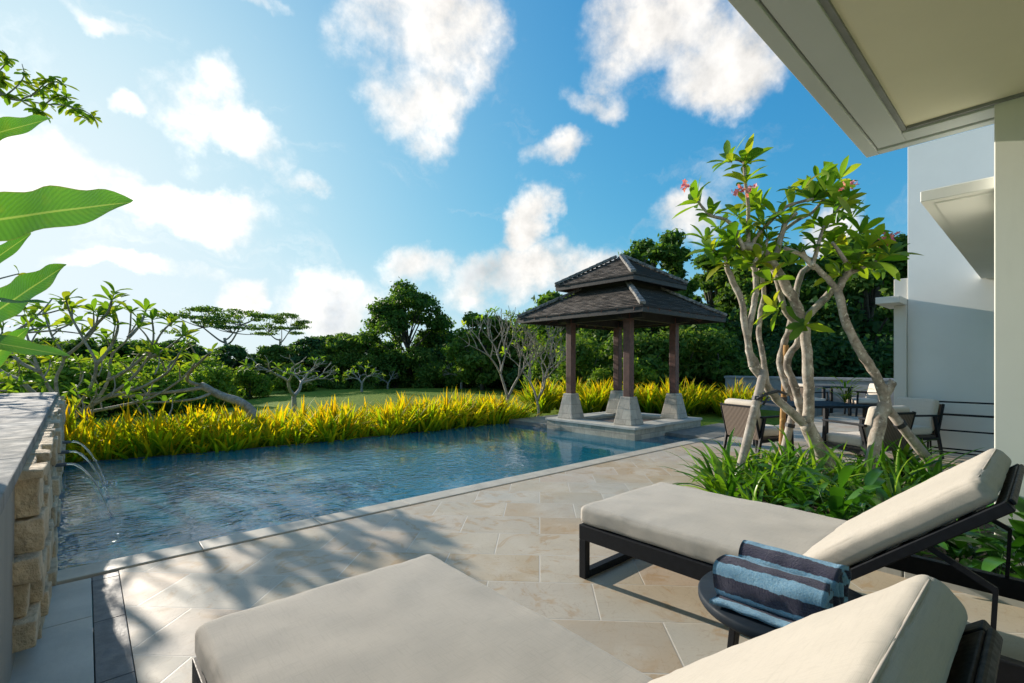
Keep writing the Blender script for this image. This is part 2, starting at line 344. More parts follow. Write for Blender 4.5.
M['greywall'] = stone_block_mat('grey_garden_wall', [(.30, .31, .32), (.36, .37, .38)], 1.2, .6, (.2, .2, .2), .003)
M['grass'] = grass_ground_mat()
M['soil'] = simple('dark_soil', (.06, .045, .03), .95, .4, 14, 1., 20, .04)
M['bark_pale'] = bark_mat('pale_frangipani_bark', (.16, .125, .095), (.34, .29, .235), (.50, .46, .39), 9)
M['bark_grey'] = bark_mat('grey_branch_bark', (.19, .165, .135), (.30, .27, .225), (.38, .36, .31), 12)
M['bark_dark'] = bark_mat('dark_tree_bark', (.05, .04, .03), (.10, .085, .065), (.15, .13, .10), 4)
M['stake'] = bark_mat('grey_stake_wood', (.24, .20, .16), (.36, .31, .26), (.44, .40, .35), 9)
M['bamboo'] = bark_mat('orange_bamboo', (.26, .13, .04), (.36, .19, .06), (.42, .25, .09), 9)
M['strap'] = simple('black_rubber_strap', (.03, .03, .035), .6)
M['wicker'] = wicker_mat()
M['cushion'] = fabric_mat('chair_cushion_canvas', (.66, .58, .48))
M['pot'] = simple('grey_planter', (.2, .2, .19), .7, .2, 9)
M['petal'] = leafmat('pink_petals', [(.62, .10, .20), (.75, .22, .30), (.80, .40, .45)], .5, .3)
M['frang'] = leafmat('frangipani_leaves', [(.06, .145, .014), (.11, .22, .02), (.18, .29, .022), (.23, .33, .03), (.33, .32, .03)], .42, .5)
M['frang2'] = leafmat('young_frangipani_leaves', [(.08, .17, .02), (.14, .25, .03), (.22, .31, .035), (.30, .31, .04)], .55, .5, None, .12)
M['banana'] = leafmat('large_paddle_leaves', [(.06, .17, .035), (.09, .22, .035), (.12, .27, .05)], .35, .5)
def paddle_mat():
    m, t = new_mat('large_paddle_leaves')
    g = t.n.new('ShaderNodeNewGeometry'); sp = t.n.new('ShaderNodeSeparateXYZ'); t.l.new(t.uv, sp.inputs[0])
    v = t.m('ABSOLUTE', t.m('SUBTRACT', sp.outputs[1], .5))
    ribs = t.n.new('ShaderNodeTexWave'); ribs.inputs['Scale'].default_value = 11; ribs.inputs['Distortion'].default_value = .8
    cb = t.n.new('ShaderNodeCombineXYZ'); t.l.new(t.m('SUBTRACT', sp.outputs[0], t.m('MULTIPLY', v, .22)), cb.inputs[0]); t.l.new(cb.outputs[0], ribs.inputs[0])
    c = t.ramp(g.outputs['Random Per Island'], [(0, (.07, .20, .04)), (1, (.13, .29, .05))])
    c = t.mix(t.m('MULTIPLY', ribs.outputs['Fac'], .38), c, (.05, .14, .03))
    c = t.mix(t.m('MULTIPLY', t.mapr(t.noise(t.obj, 9, 5, .6), .5, .75), .4), c, (.22, .27, .05))
    c = t.mix(t.mapr(v, .035, .012), c, (.30, .38, .14))
    c = t.mix(t.m('MULTIPLY', t.mapr(v, .47, .5), .6), c, (.22, .16, .06))
    seti(t, 'Base Color', c); seti(t, 'Roughness', .35); seti(t, 'Normal', t.bump(ribs.outputs['Fac'], .35, .006))
    tr = t.n.new('ShaderNodeBsdfTranslucent'); t.l.new(t.mix(1., c, (1.5, 1.7, .6), 'MULTIPLY'), tr.inputs[0])
    ms = t.n.new('ShaderNodeMixShader'); ms.inputs[0].default_value = .5
    t.l.new(t.p.outputs[0], ms.inputs[1]); t.l.new(tr.outputs[0], ms.inputs[2]); t.l.new(ms.outputs[0], t.out.inputs[0]); return m
M['paddle'] = paddle_mat()
M['lily'] = leafmat('strap_lily_leaves', [(.03, .10, .012), (.07, .19, .015), (.13, .27, .02), (.22, .33, .03)], .32, .38)
M['peace'] = leafmat('broad_glossy_leaves', [(.022, .085, .012), (.04, .14, .018), (.075, .20, .02)], .28, .32)
M['yellow'] = leafmat('yellow_green_blades', [(.09, .18, .01), (.22, .29, .012), (.50, .42, .012), (.55, .28, .012)], .6, .5,
                      [(.08, (.06, .15, .012)), (.5, (.18, .31, .012)), (.78, (.50, .47, .012)), (1., (.68, .41, .01))], .12)
for nm, cols in dict(dark=[(.038, .09, .02), (.06, .13, .026), (.095, .175, .034), (.14, .215, .042)],
                     mid=[(.05, .115, .024), (.085, .165, .032), (.13, .21, .04), (.19, .25, .055)],
                     light=[(.08, .16, .02), (.14, .23, .026), (.20, .29, .034), (.27, .32, .045)],
                     blue=[(.032, .09, .04), (.052, .12, .046), (.08, .155, .052), (.12, .19, .055)]).items():
    M['crown_'+nm] = leafmat(nm+'_tree_foliage', cols, .6, .42, None, .12)

# ------------------------------------------------------------------ mesh helpers
class MB:
    def __init__(s): s.v = []; s.f = []; s.uv = []
    def add(s, vs, fs, uvs=None):
        b = len(s.v); s.v += [tuple(v) for v in vs]; s.f += [tuple(i+b for i in f) for f in fs]
        s.uv += list(uvs) if uvs is not None else [(0., 0.)]*len(vs)
    def box(s, lo, hi, mat=None):
        x0, y0, z0 = lo; x1, y1, z1 = hi
        vs = [Vector(p) for p in ((x0,y0,z0),(x1,y0,z0),(x1,y1,z0),(x0,y1,z0),(x0,y0,z1),(x1,y0,z1),(x1,y1,z1),(x0,y1,z1))]
        if mat: vs = [mat @ v for v in vs]
        s.add(vs, [(0,3,2,1),(4,5,6,7),(0,1,5,4),(1,2,6,5),(2,3,7,6),(3,0,4,7)])
    def bar(s, a, b, w, h, up=(0, 0, 1)):
        a, b = Vector(a), Vector(b); d = (b-a); L = d.length; d.normalize(); x = d.cross(Vector(up))
        if x.length < 1e-4: x = d.cross(Vector((1, 0, 0)))
        x.normalize(); z = x.cross(d)
        m = Matrix.Translation(a) @ Matrix((x, d, z)).transposed().to_4x4()
        s.box((-w/2, 0, -h/2), (w/2, L, h/2), m)
    def tube(s, pts, rad, n=8, cap=True):
        pts = [Vector(p) for p in pts]
        if isinstance(rad, (int, float)): rad = [rad]*len(pts)
        k = len(pts); ref = None; vs = []; fs = []
        for i in range(k):
            d = (pts[min(i+1, k-1)]-pts[max(i-1, 0)]).normalized()
            if ref is None:
                ref = d.cross(Vector((0, 0, 1)));
                if ref.length < .1: ref = d.cross(Vector((1, 0, 0)))
            ref = (ref-d*ref.dot(d)).normalized(); o = d.cross(ref)
            for j in range(n):
                a = 2*PI*j/n; vs.append(pts[i]+(ref*math.cos(a)+o*math.sin(a))*rad[i])
        for i in range(k-1):
            for j in range(n): fs.append((i*n+j, i*n+(j+1) % n, (i+1)*n+(j+1) % n, (i+1)*n+j))
        if cap: fs.append(tuple(range(n-1, -1, -1))); fs.append(tuple((k-1)*n+j for j in range(n)))
        s.add(vs, fs)
    def leaf(s, base, d, up, L, W, prof, droop=.3, fold=.25, n=5, twist=0., wave=0.):
        """a blade: centre line leaves base along d and bends down by droop (radians); prof = width profile"""
        d = Vector(d).normalized(); side = d.cross(Vector(up))
        if side.length < 1e-3: side = d.cross(Vector((1, .3, 0)))
        side.normalize(); nrm = side.cross(d)
        p = Vector(base); vs = []; fs = []; uv = []
        for i in range(n+1):
            t = i/n; w = W/2*prof(t)
            sd = side*math.cos(twist*t)+nrm*math.sin(twist*t); nn = nrm*math.cos(twist*t)-side*math.sin(twist*t)
            wv = wave*W; vs += [p-sd*w+nn*(w*fold+wv*math.sin(t*23)), p.copy(), p+sd*w+nn*(w*fold+wv*math.sin(t*19+2))]; uv += [(t, 0), (t, .5), (t, 1)]
            ax = side; q = Matrix.Rotation(-droop/n*(0.4+1.2*t), 3, ax); d = q @ d; nrm = q @ nrm
            p = p+d*(L/n)
        for i in range(n):
            a = i*3; fs += [(a, a+1, a+4, a+3), (a+1, a+2, a+5, a+4)]
        s.add(vs, fs, uv)
    def build(s, name, mat, parent=None, base=None, smooth=False, world=True, bevel=0, seg=2):
        me = bpy.data.meshes.new(name)
        off = Vector((0, 0, 0)); p = parent
        if world:
            while p is not None: off += Vector(p.location); p = p.parent
        if base is not None: off = off+Vector(base)
        va = np.array(s.v, dtype=np.float64)-np.array(off)
        me.from_pydata([tuple(x) for x in va], [], s.f)
        ul = me.uv_layers.new(name='UVMap'); idx = np.zeros(len(me.loops), dtype=np.int32); me.loops.foreach_get('vertex_index', idx)
        ul.data.foreach_set('uv', np.array(s.uv, dtype=np.float32)[idx].ravel())
        if bevel:
            bm = bmesh.new(); bm.from_mesh(me); bmesh.ops.recalc_face_normals(bm, faces=bm.faces[:])
            bmesh.ops.bevel(bm, geom=bm.edges[:], offset=bevel, segments=seg, profile=.5, affect='EDGES', clamp_overlap=True)
            bm.to_mesh(me); bm.free()
        if smooth: me.shade_smooth()
        me.materials.append(mat)
        o = bpy.data.objects.new(name, me); C.objects.link(o)
        if base is not None: o.location = base
        if parent is not None: o.parent = parent
        return o
def tag(o, label, cat, group=None):
    o['label'] = label; o['category'] = cat
    if group: o['group'] = group
    return o
def thing(name, label, cat, loc=(0, 0, 0), rotz=0, group=None):
    o = bpy.data.objects.new(name, None); C.objects.link(o); o.location = loc; o.rotation_euler = (0, 0, rotz)
    o.empty_display_size = .1
    return tag(o, label, cat, group)
def struct(o, kind='structure'): o['kind'] = kind; return o
def dup(root, loc, rotz=None, label=None, group=None, scale=None):
    r = root.copy(); C.objects.link(r); r.location = loc
    if rotz is not None: r.rotation_euler = (0, 0, rotz)
    if scale is not None: r.scale = scale if isinstance(scale, tuple) else (scale,)*3
    if label: r['label'] = label
    if group: r['group'] = group
    for ch in list(root.children):
        c = ch.copy(); C.objects.link(c); c.parent = r
        for g in list(ch.children):
            d = g.copy(); C.objects.link(d); d.parent = c
    return r
def fixed(lo, hi, r, n):
    """coordinates from lo to hi, dense inside the rounded margins r"""
    k = [0, .08, .2, .36, .55, .78, 1.]
    a = [lo+r*x for x in k]; b = [hi-r*x for x in reversed(k)]
    mid = [lo+r+(hi-lo-2*r)*i/n for i in range(1, n)]
    return a+mid+b
def cushion(mb, w, l, h, r, puff, mat, seed=0, n=(10, 16), wr=.004):
    """rounded box 0..w x 0..l x 0..h with a soft crown and slight wrinkles"""
    xs, ys, zs = fixed(0, w, r, n[0]), fixed(0, l, r, n[1]), fixed(0, h, min(r, h*.49), 2)
    r2 = min(r, h*.49); verts = {}; vs = []; fs = []
    def V(x, y, z):
        key = (round(x, 6), round(y, 6), round(z, 6))
        if key in verts: return verts[key]
        c = Vector((min(max(x, r2), w-r2), min(max(y, r2), l-r2), min(max(z, r2), h-r2))); d = Vector((x, y, z))-c
        p = c+d.normalized()*r2 if d.length > 1e-9 else Vector((x, y, z))
        e = max(0, 1-(2*x/w-1)**2)**.7*max(0, 1-(2*y/l-1)**2)**.7
        if z > h*.5: p.z += puff*e
        q = Vector((x*7+seed*3.1, y*5, z*6+seed))
        p += Vector((noise.noise(q), noise.noise(q+Vector((9, 0, 0))), noise.noise(q+Vector((0, 9, 0)))*1.3))*wr
        edge = min(abs(x), abs(w-x), abs(y), abs(l-y))
        p.z += .0035*noise.noise(Vector((x*32, y*32, seed)))*math.exp(-edge/.06)*(1 if z > h*.3 else 0)
        if wr < .006:
            pk = .0022*noise.noise(Vector((x*38, y*38, seed+z*6)))*math.exp(-edge/.045)
            p.x += pk*(1 if x > w/2 else -1)*(1 if min(x, w-x) < .02 else .2); p.y += pk*(1 if y > l/2 else -1)*(1 if min(y, l-y) < .02 else .2)
        verts[key] = len(vs); vs.append(mat @ p); return verts[key]
    def face(A, B, f):
        for i in range(len(A)-1):
            for j in range(len(B)-1):
                fs.append((V(*f(A[i], B[j])), V(*f(A[i+1], B[j])), V(*f(A[i+1], B[j+1])), V(*f(A[i], B[j+1]))))
    face(xs, ys, lambda a, b: (a, b, h)); face(xs, ys, lambda a, b: (a, l-b, 0))
    face(xs, zs, lambda a, b: (a, 0, b)); face(xs, zs, lambda a, b: (w-a, l, b))
    face(ys, zs, lambda a, b: (w, a, b)); face(ys, zs, lambda a, b: (0, l-a, b))
    mb.add(vs, fs)
P_strap = lambda t: min(1, .55+t*2)*(1-t**2.6)**.8+.02
P_obov = lambda t: max(.04, math.sin(PI*min(1, t**1.35*.97+.02))**.75)
P_paddle = lambda t: max(.03, math.sin(PI*min(1, t**.85*.97+.015))**.62)

# ------------------------------------------------------------------ setting
def smooth(a, b, x): x = min(1, max(0, (x-a)/(b-a))); return x*x*(3-2*x)
def ground_h(u, v):
    X, Z = u*SA-v*CA, u*CA+v*SA
    h = -.34+.24*math.exp(-((Z-27)/7.5)**2-((X+1.5)/9)**2)
    h -= .6*smooth(.36, .75, -X/max(Z, 1))*smooth(13, 24, Z)
    if v > 3.9 and u < 14: h = -.34+(h+.34)*smooth(9.5, 14, max(v, u*.9))
    if u > 9.8: h += max(0, -.07-h)*smooth(9.8, 10.2, u)*smooth(3.8, 4.2, v)*(1-smooth(13, 18, v))
    return h
def build_ground():
    us = [-900, -300, -120]+list(np.arange(-60, -6, 2.))+[-6, -4, -3, -2, -1, -.3, 2, 4, 6, 8, 9.85, 11, 12, 13, 14, 16]+list(np.arange(18, 62, 2.))+[120, 300, 900]
    vs = [-900, -300, -60, -20, -3, 0, 2, 3.9, 5, 6.5, 8.45, 9.3, 10, 11, 12, 13, 14, 16]+list(np.arange(18, 62, 2.))+[120, 300, 900]
    mb = MB(); nu, nv = len(us), len(vs)
    pts = [(u, v, ground_h(u, v)+.02*noise.noise(Vector((u*.3, v*.3, 0)))) for u in us for v in vs]
    fs = []
    for i in range(nu-1):
        for j in range(nv-1):
            uc, vc = (us[i]+us[i+1])/2, (vs[j]+vs[j+1])/2
            if -.3 < uc < 9.85 and 3.9 < vc < 8.45: continue
            a = i*nv+j; fs.append((a, a+nv, a+nv+1, a+1))
    mb.add(pts, fs); struct(mb.build('ground', M['grass'], smooth=True))
build_ground()
def sheet(name, poly, z, mat, thick=.12):
    """flat slab from an outline, with its edge"""
    mb = MB(); n = len(poly)
    mb.add([(x, y, z) for x, y in poly]+[(x, y, z-thick) for x, y in poly], [tuple(range(n)), tuple(range(2*n-1, n-1, -1))]+[(i, i+n, (i+1) % n+n, (i+1) % n) for i in range(n)])
    return mb.build(name, mat)
POOL_L, POOL_R = -.2, 8.35
far_edge = [(POOL_L, 9.02), (.8, 8.80), (2, 8.60), (3.5, 8.50), (5.5, 8.46), (7.4, 8.45), (9.86, 8.45)]
# deck paving, its coping along the pool, drain groove, pale strip and slate strip on the left
struct(sheet('deck', [(.16, -3), (3.95, -3), (3.95, 1.72), (4.62, 2.36), (6.62, 2.36), (6.62, -.4), (16, -.4), (16, 3.92), (.16, 3.92)], 0, M['deck']))
mb = MB()
x = -.2; rr = random.Random(4)
while x < 8.34:
    w = min(.82, 8.35-x); mb.box((x+.002, 3.955, -.1), (x+w-.002, 4.165, .004+rr.uniform(-.001, .001)))
    x += w
struct(mb.build('pool_coping', M['coping'], bevel=.006))
mb = MB(); mb.box((-.2, 3.90, -.1), (16, 3.975, -.022)); struct(mb.build('drain_channel', M['slate']))
mb = MB(); v = -3.; 
while v < 3.9:
    mb.box((-.6, v, -.1), (.028, min(3.9, v+.9)-.003, .001)); v += .9
struct(mb.build('pale_path', M['palestrip'], bevel=.004))
mb = MB(); v = -3.
while v < 3.89:
    mb.box((.031, v, -.1), (.157, min(3.9, v+.62)-.003, .003)); v += .62
struct(mb.build('slate_path', M['slate'], bevel=.003))
# pool basin and water
mb = MB(); B = -.42
poly = [(POOL_L, 4.165), (8.35, 4.165), (9.86, 4.165)]+far_edge[::-1]
n = len(poly); mb.add([(x, y, -.03 if y < 4.3 else -.063) for x, y in poly]+[(x, y, B) for x, y in poly], [tuple(range(n, 2*n))]+[(i, (i+1) % n, (i+1) % n+n, i+n) for i in range(n)])
struct(mb.build('pool_basin', M['basin']))
mb = MB(); mb.add([(x, y, -.06) for x, y in poly], [tuple(range(n))]); struct(mb.build('pool_water', M['water']))
mb = MB()                                                     # slim weir the water spills over
for (a, b), (c, d) in zip(far_edge[:-1], far_edge[1:]):
    mb.add([(a, b+.003, -.058), (c, d+.003, -.058), (c, d+.13, -.066), (a, b+.13, -.066), (a, b+.13, -.6), (c, d+.13, -.6)], [(0, 1, 2, 3), (3, 2, 5, 4)])
struct(mb.build('pool_weir', M['slate']))
# stone slabs that bridge the pool to the pavilion, and the ledge behind it
mb = MB(); mb.box((8.36, 3.98, -.13), (10.6, 4.93, .002)); struct(mb.build('stone_path', M['dkslab'], bevel=.01))
mb = MB(); mb.box((7.4, 7.17, -.22), (9.8, 8.42, .03)); struct(mb.build('stone_ledge_path', M['dkslab'], bevel=.01))
# planting bed soil and kerb
mb = MB(); mb.box((3.95, -3, -.1), (6.62, 2.36, -.03)); struct(mb.build('soil', M['soil']))
mb = MB()
for v0, v1 in ((-1.2, -.3), (-.3, .6), (.6, 1.5), (1.5, 1.72)):
    mb.box((3.74, v0, -.02), (3.945, v1-.004, .05)); 
struct(mb.build('bed_kerb', M['palestrip'], bevel=.008))

# ------------------------------------------------------------------ left wall with stone cladding
def left_wall():
    t = thing('garden_wall', 'grey rendered wall with weathered stone cap and rough stone face beside the pool', 'wall', (-.25, 5.9, 0))
    mb = MB()
    def L(v): return -.19-.11*(v-2.1)/7.68
    a, b = -2.5, 9.75
    mb.add([(L(a)-.03, a, -.3), (L(b)-.03, b, -.3), (-2.4, b, -.3), (-2.4, a, -.3), (L(a)-.03, a, .84), (L(b)-.03, b, .84), (-2.4, b, .84), (-2.4, a, .84)],
           [(0, 1, 5, 4), (1, 2, 6, 5), (2, 3, 7, 6), (3, 0, 4, 7), (4, 5, 6, 7)])
    mb.build('wall_body', M['render'], t)
    mb = MB(); v = a; k = 0
    while v < b:
        e = min(b+.03, v+.78)
        for x0, x1 in ((-2.4, -1.32), (-1.316, None)):
            xa = L(v) if x1 is None else x1; xb = L(e) if x1 is None else x1
            mb.add([(x0, v, .842), (xa, v, .842), (xb, e-.004, .842), (x0, e-.004, .842), (x0, v, .90), (xa, v, .90), (xb, e-.004, .90), (x0, e-.004, .90)],
                   [(0, 3, 2, 1), (4, 5, 6, 7), (0, 1, 5, 4), (1, 2, 6, 5), (2, 3, 7, 6), (3, 0, 4, 7)])
        v = e
    mb.build('wall_cap', M['cap'], t, bevel=.005)
    mb = MB(); rr = random.Random(11); z = -.08
    while z < .82:
        h = rr.choice((.07, .09, .12, .15, .18)); h = min(h, .842-z)
        if h < .03: break
        v = 2.95+rr.uniform(-.05, .2)+max(0, .25-z)*.2
        while v < 9.72:
            l = rr.uniform(.13, .42); e = min(9.75, v+l); pr = rr.choice((.02, .03, .045, .055, .07, .085))*rr.uniform(.8, 1.1)
            if e-v > .05:
                cushion(mb, pr+.05, e-v-.006, h-.006, .009, .0, Matrix.Translation((L(v)-.05, v+.003, z+.003)), rr.uniform(0, 99), (2, 7), .012)
            v = e
        z += h
    o = mb.build('stone_cladding', M['clad'], t, smooth=True)
    for i, v in enumerate((5.6, 6.4, 7.2)):
        mb = MB(); mb.tube([(-.30, v, .45), (-.12, v, .45)], .016, 10); mb.build('spout', M['slate'], t)
left_wall()
m, t_ = new_mat('falling_water'); seti(t_, 'Base Color', (.95, .98, 1)); seti(t_, 'Roughness', .06); seti(t_, 'Transmission Weight', .85); seti(t_, 'IOR', 1.33); M['jet'] = m
for v, lab in ((5.6, 'arc of water falling into the pool, nearest the camera of the three'), (6.4, 'arc of water falling into the pool, middle one of the three'), (7.2, 'arc of water falling into the pool, farthest of the three')):
    mb = MB(); pts = []; rad = []; rr = random.Random(int(v*10))
    for i in range(19):
        q = i/18; pts.append((-.12+.30*q, v+.012*math.sin(q*9), .45+.04*q-.56*q*q)); rad.append((.0085-.002*q)*(1+.3*rr.uniform(-1, 1)))
    mb.tube(pts, rad, 8)
    for k in range(34):
        q = rr.uniform(.45, 1.12); c_ = Vector((-.12+.30*q+rr.gauss(0, .018), v+rr.gauss(0, .022), max(-.05, .45+.04*q-.56*q*q+rr.gauss(0, .02)))); z_ = rr.uniform(.002, .006)
        mb.add([c_+Vector(a_)*z_ for a_ in ((1, 0, 0), (-1, 0, 0), (0, 1, 0), (0, -1, 0), (0, 0, 1.5), (0, 0, -1.2))], [(0, 2, 4), (2, 1, 4), (1, 3, 4), (3, 0, 4), (2, 0, 5), (1, 2, 5), (3, 1, 5), (0, 3, 5)])
    for k in range(40):
        a_ = rr.uniform(0, 6.28); q = rr.uniform(0, .12); c_ = Vector((.17+q*math.cos(a_), v+q*math.sin(a_), -.057+rr.uniform(0, .03)*(1-q/.12))); z_ = rr.uniform(.003, .008)
        mb.add([c_+Vector(b_)*z_ for b_ in ((1, 0, 0), (-1, 0, 0), (0, 1, 0), (0, -1, 0), (0, 0, 1.3), (0, 0, -1))], [(0, 2, 4), (2, 1, 4), (1, 3, 4), (3, 0, 4), (2, 0, 5), (1, 2, 5), (3, 1, 5), (0, 3, 5)])
    tag(mb.build('water_jet', M['jet'], base=(-.12, v, .45), smooth=True), lab, 'water jet', 'water jets from the wall')

# ------------------------------------------------------------------ house
def house():
    t = thing('house', 'white house corner with deep cream eaves, pillar and canopy on the right', 'house', (4.9, -.5, 0))
    RZ = 3.0
    mb = MB()                                                  # roof slab ends at v=1.0, u=4.84
    mb.box((-4, -6, RZ+.21), (4.81, 1.02, RZ+.42)); mb.build('roof', M['white'], t)
    mb = MB()                                                  # stepped fascia: three bands with a shadow gap
    for (i, w0, w1, z0, z1) in ((0, 0, .085, RZ, RZ+.2), (1, .095, .27, RZ+.014, RZ+.2)):
        mb.box((-4, 1.0-w1, z0), (4.79-w0, 1.0-w0, z1)); mb.box((4.79-w1, -6, z0), (4.79-w0, 1.0-w1-.001, z1))
    mb.build('fascia', M['fascia'], t, bevel=.004)
    mb = MB(); mb.box((-4, .70, RZ+.03), (4.785, .99, RZ+.205)); mb.box((4.49, -6, RZ+.03), (4.784, .695, RZ+.205)); mb.build('shadow_gap', M['groove'], t)
    mb = MB(); mb.box((-4, -6, RZ+.05), (4.505, .72, RZ+.2)); mb.build('soffit', M['soffit'], t)
    mb = MB(); mb.box((4.51, -3, -.1), (5.3, .245, RZ+.21)); mb.build('pillar', M['pillar'], t, bevel=.006)
    mb = MB(); mb.box((4.60, -2, 2.5), (9.295, .635, 2.58)); mb.build('canopy', M['white'], t, bevel=.005)
    mb = MB(); mb.box((4.68, -2, 2.488), (9.29, .56, 2.499)); mb.build('canopy_soffit', M['white'], t)
    mb = MB(); mb.box((9.3, -3, -.1), (9.7, 1.43, 4.6)); mb.build('wall', M['white'], t, bevel=.004)
    mb = MB(); mb.box((9.2, 1.433, -.1), (9.68, 1.58, 2.2)); mb.build('pilaster', M['cream'], t, bevel=.004)
    mb = MB(); mb.box((8.75, 1.434, 2.202), (9.69, 1.72, 2.30)); mb.box((9.32, 1.435, 2.302), (9.68, 1.60, 2.62)); mb.build('ledge', M['cream'], t, bevel=.006)
    mb = MB(); mb.box((5.3, -3, -.1), (5.6, -.6, 2.49)); mb.build('side_wall', M['white'], t)
house()
def rack():
    t = thing('metal_rack', 'low black metal rack with horizontal bars against the white wall', 'rack', (8.95, .8, 0))
    def bar(n, a, b, r=.012): mb = MB(); mb.tube([a, b], r, 8); mb.build(n, M['black'], t)
    for v in (1.14, .32):
        bar('post', (8.85, v, 0), (8.9, v, .79)); bar('post', (9.12, v, 0), (8.93, v, .79))
    for z, u in ((.79, 8.9), (.62, 8.9), (.40, 8.89), (.10, 8.87)): bar('rail', (u, 1.14, z), (u, .32, z), .011)
    bar('rail', (9.07, 1.14, .60), (9.07, .32, .60), .011); bar('rail', (9.10, 1.14, .12), (9.10, .32, .12), .011)
rack()
def garden_wall():
    mb = MB(); mb.box((15.5, -2, -.35), (15.8, 7.0, .88)); mb.box((15.46, -2, .882), (15.84, 7.02, .95))
    tag(mb.build('garden_wall', M['greywall'], base=(15.6, 2.5, -.3)), 'low grey stone wall behind the dining chairs and the frangipani trunks', 'wall')
garden_wall()

# ------------------------------------------------------------------ pavilion
def pavilion():
    cx, cy = 8.53, 6.09
    t = thing('pavilion', 'open poolside pavilion with two tier dark shingle roof on four posts', 'pavilion', (cx, cy, -.1))
    x0, x1, y0, y1 = 7.36, 9.80, 4.95, 7.14
    mb = MB(); w = .42
    for a, b in (((x0, y0), (x1, y0+w)), ((x0, y1-w), (x1, y1)), ((x0, y0+w+.001), (x0+w, y1-w-.001)), ((x1-w, y0+w+.001), (x1, y1-w-.001))):
        mb.box((a[0], a[1], -1.3), (b[0], b[1], .125))
    mb.build('stone_base', M['platform'], t)
    mb = MB(); o = .025
    for a, b in (((x0-o, y0-o), (x1+o, y0+w)), ((x0-o, y1-w), (x1+o, y1+o)), ((x0-o, y0+w+.002), (x0+w, y1-w-.002)), ((x1-w, y0+w+.002), (x1+o, y1-w-.002))):
        mb.box((a[0], a[1], .128), (b[0], b[1], .175))
    mb.build('stone_rim', M['rim'], t, bevel=.006)
    mb = MB(); v = y0+w
    while v < y1-w-.01:
        mb.box((x0+w, v, .02), (x1-w, min(v+.12, y1-w)-.005, .09)); v += .12
    mb.build('timber_floor', M['deckboard'], t)
    for px_, py_ in ((7.72, 5.33), (9.38, 5.33), (7.72, 6.78), (9.38, 6.78)):
        mb = MB(); a, b, z0, z1 = .205, .112, .177, .70
        mb.add([(px_-a, py_-a, z0), (px_+a, py_-a, z0), (px_+a, py_+a, z0), (px_-a, py_+a, z0), (px_-b, py_-b, z1), (px_+b, py_-b, z1), (px_+b, py_+b, z1), (px_-b, py_+b, z1)],
               [(0, 3, 2, 1), (4, 5, 6, 7), (0, 1, 5, 4), (1, 2, 6, 5), (2, 3, 7, 6), (3, 0, 4, 7)])
        mb.build('post_footing', M['footing'], t, bevel=.01)
        mb = MB(); mb.box((px_-.074, py_-.074, .702), (px_+.074, py_+.074, 2.30)); mb.build('post', M['timber'], t, bevel=.008)
    mb = MB()
    for y in (5.33, 6.78): mb.box((7.4, y-.06, 2.18), (9.7, y+.06, 2.34))
    for x in (7.72, 9.38): mb.box((x-.058, 5.0, 2.186), (x+.058, 7.1, 2.332))
    mb.build('beams', M['darktimber'], t)
    def tier(name, half, z_e, z_t, half_t, courses):
        mb = MB(); lift = .014
        for s in range(4):
            R = Matrix.Rotation(s*PI/2, 3, 'Z')
            for i in range(courses):
                ha = half+(half_t-half)*i/courses; hb = half+(half_t-half)*(i+1)/courses
                za = z_e+(z_t-z_e)*i/courses; zb = z_e+(z_t-z_e)*(i+1)/courses
                n = max(6, int(ha*12)); pts = []; uv = []; fs = []; rr = random.Random(i*7+s)
                for k in range(n+1):
                    f = 2*k/n-1; jit = rr.uniform(-.006, .006) if 0 < k < n else 0
                    pts += [(f*ha, -ha, za+lift*.1-.012), (f*ha, -ha-jit, za+lift+.008+jit*.4), (f*hb, -hb, zb+.001)]
                    slope = math.hypot(ha-hb, zb-za)
                    uv += [(f*ha+s*3.3, i*.085), (f*ha+s*3.3+(i % 2)*.05, i*.085), (f*hb+s*3.3+(i % 2)*.05, i*.085+.084)]
                for k in range(n):
                    a = k*3; fs += [(a, a+3, a+4, a+1), (a+1, a+4, a+5, a+2)]
                mb.add([Vector((cx, cy, 0))+R @ Vector(p) for p in pts], fs, uv)
        rf = mb.build(name, M['shingle'], t)
        for s in range(4):
            a = PI/4+s*PI/2; c, d = math.cos(a)*math.sqrt(2), math.sin(a)*math.sqrt(2)
            mb = MB(); K = 9; rr = random.Random(s)
            for i in range(K):
                f0, f1 = i/K, (i+1)/K+.03
                h0 = half*1.0+(half_t+.03-half)*f0; h1 = half+(half_t+.03-half)*min(1, f1)
                za = z_e+(z_t-z_e)*f0; zb = z_e+(z_t-z_e)*min(1, f1)
                mb.bar((cx+c*h0, cy+d*h0, za+.045), (cx+c*h1, cy+d*h1, zb+.035), .095+rr.uniform(-.008, .008), .06)
            mb.build('hip_cap', M['hip'], rf, bevel=.012)
        mb = MB()                                               # closed underside and eaves board
        for s in range(4):
            R = Matrix.Rotation(s*PI/2, 3, 'Z'); h = half-.012
            q = [(-h, -h, z_e-.015), (h, -h, z_e-.015), (h, -h, z_e-.10), (-h, -h, z_e-.10), (-h+.05, -h+.05, z_e-.10), (h-.05, -h+.05, z_e-.10), (h-.05, -h+.05, z_e-.02), (-h+.05, -h+.05, z_e-.02)]
            mb.add([Vector((cx, cy, 0))+R @ Vector(p) for p in q], [(0, 3, 2, 1), (3, 4, 5, 2), (4, 7, 6, 5)])
            q = [(-h+.05, -h+.05, z_e-.02), (h-.05, -h+.05, z_e-.02), (half_t, -half_t, z_t-.06), (-half_t, -half_t, z_t-.06)]
            mb.add([Vector((cx, cy, 0))+R @ Vector(p) for p in q], [(0, 3, 2, 1)])
        mb.build('eaves_board', M['darktimber'], rf)
        return rf
    lo = tier('lower_roof', 1.56, 2.30, 2.93, .50, 17)
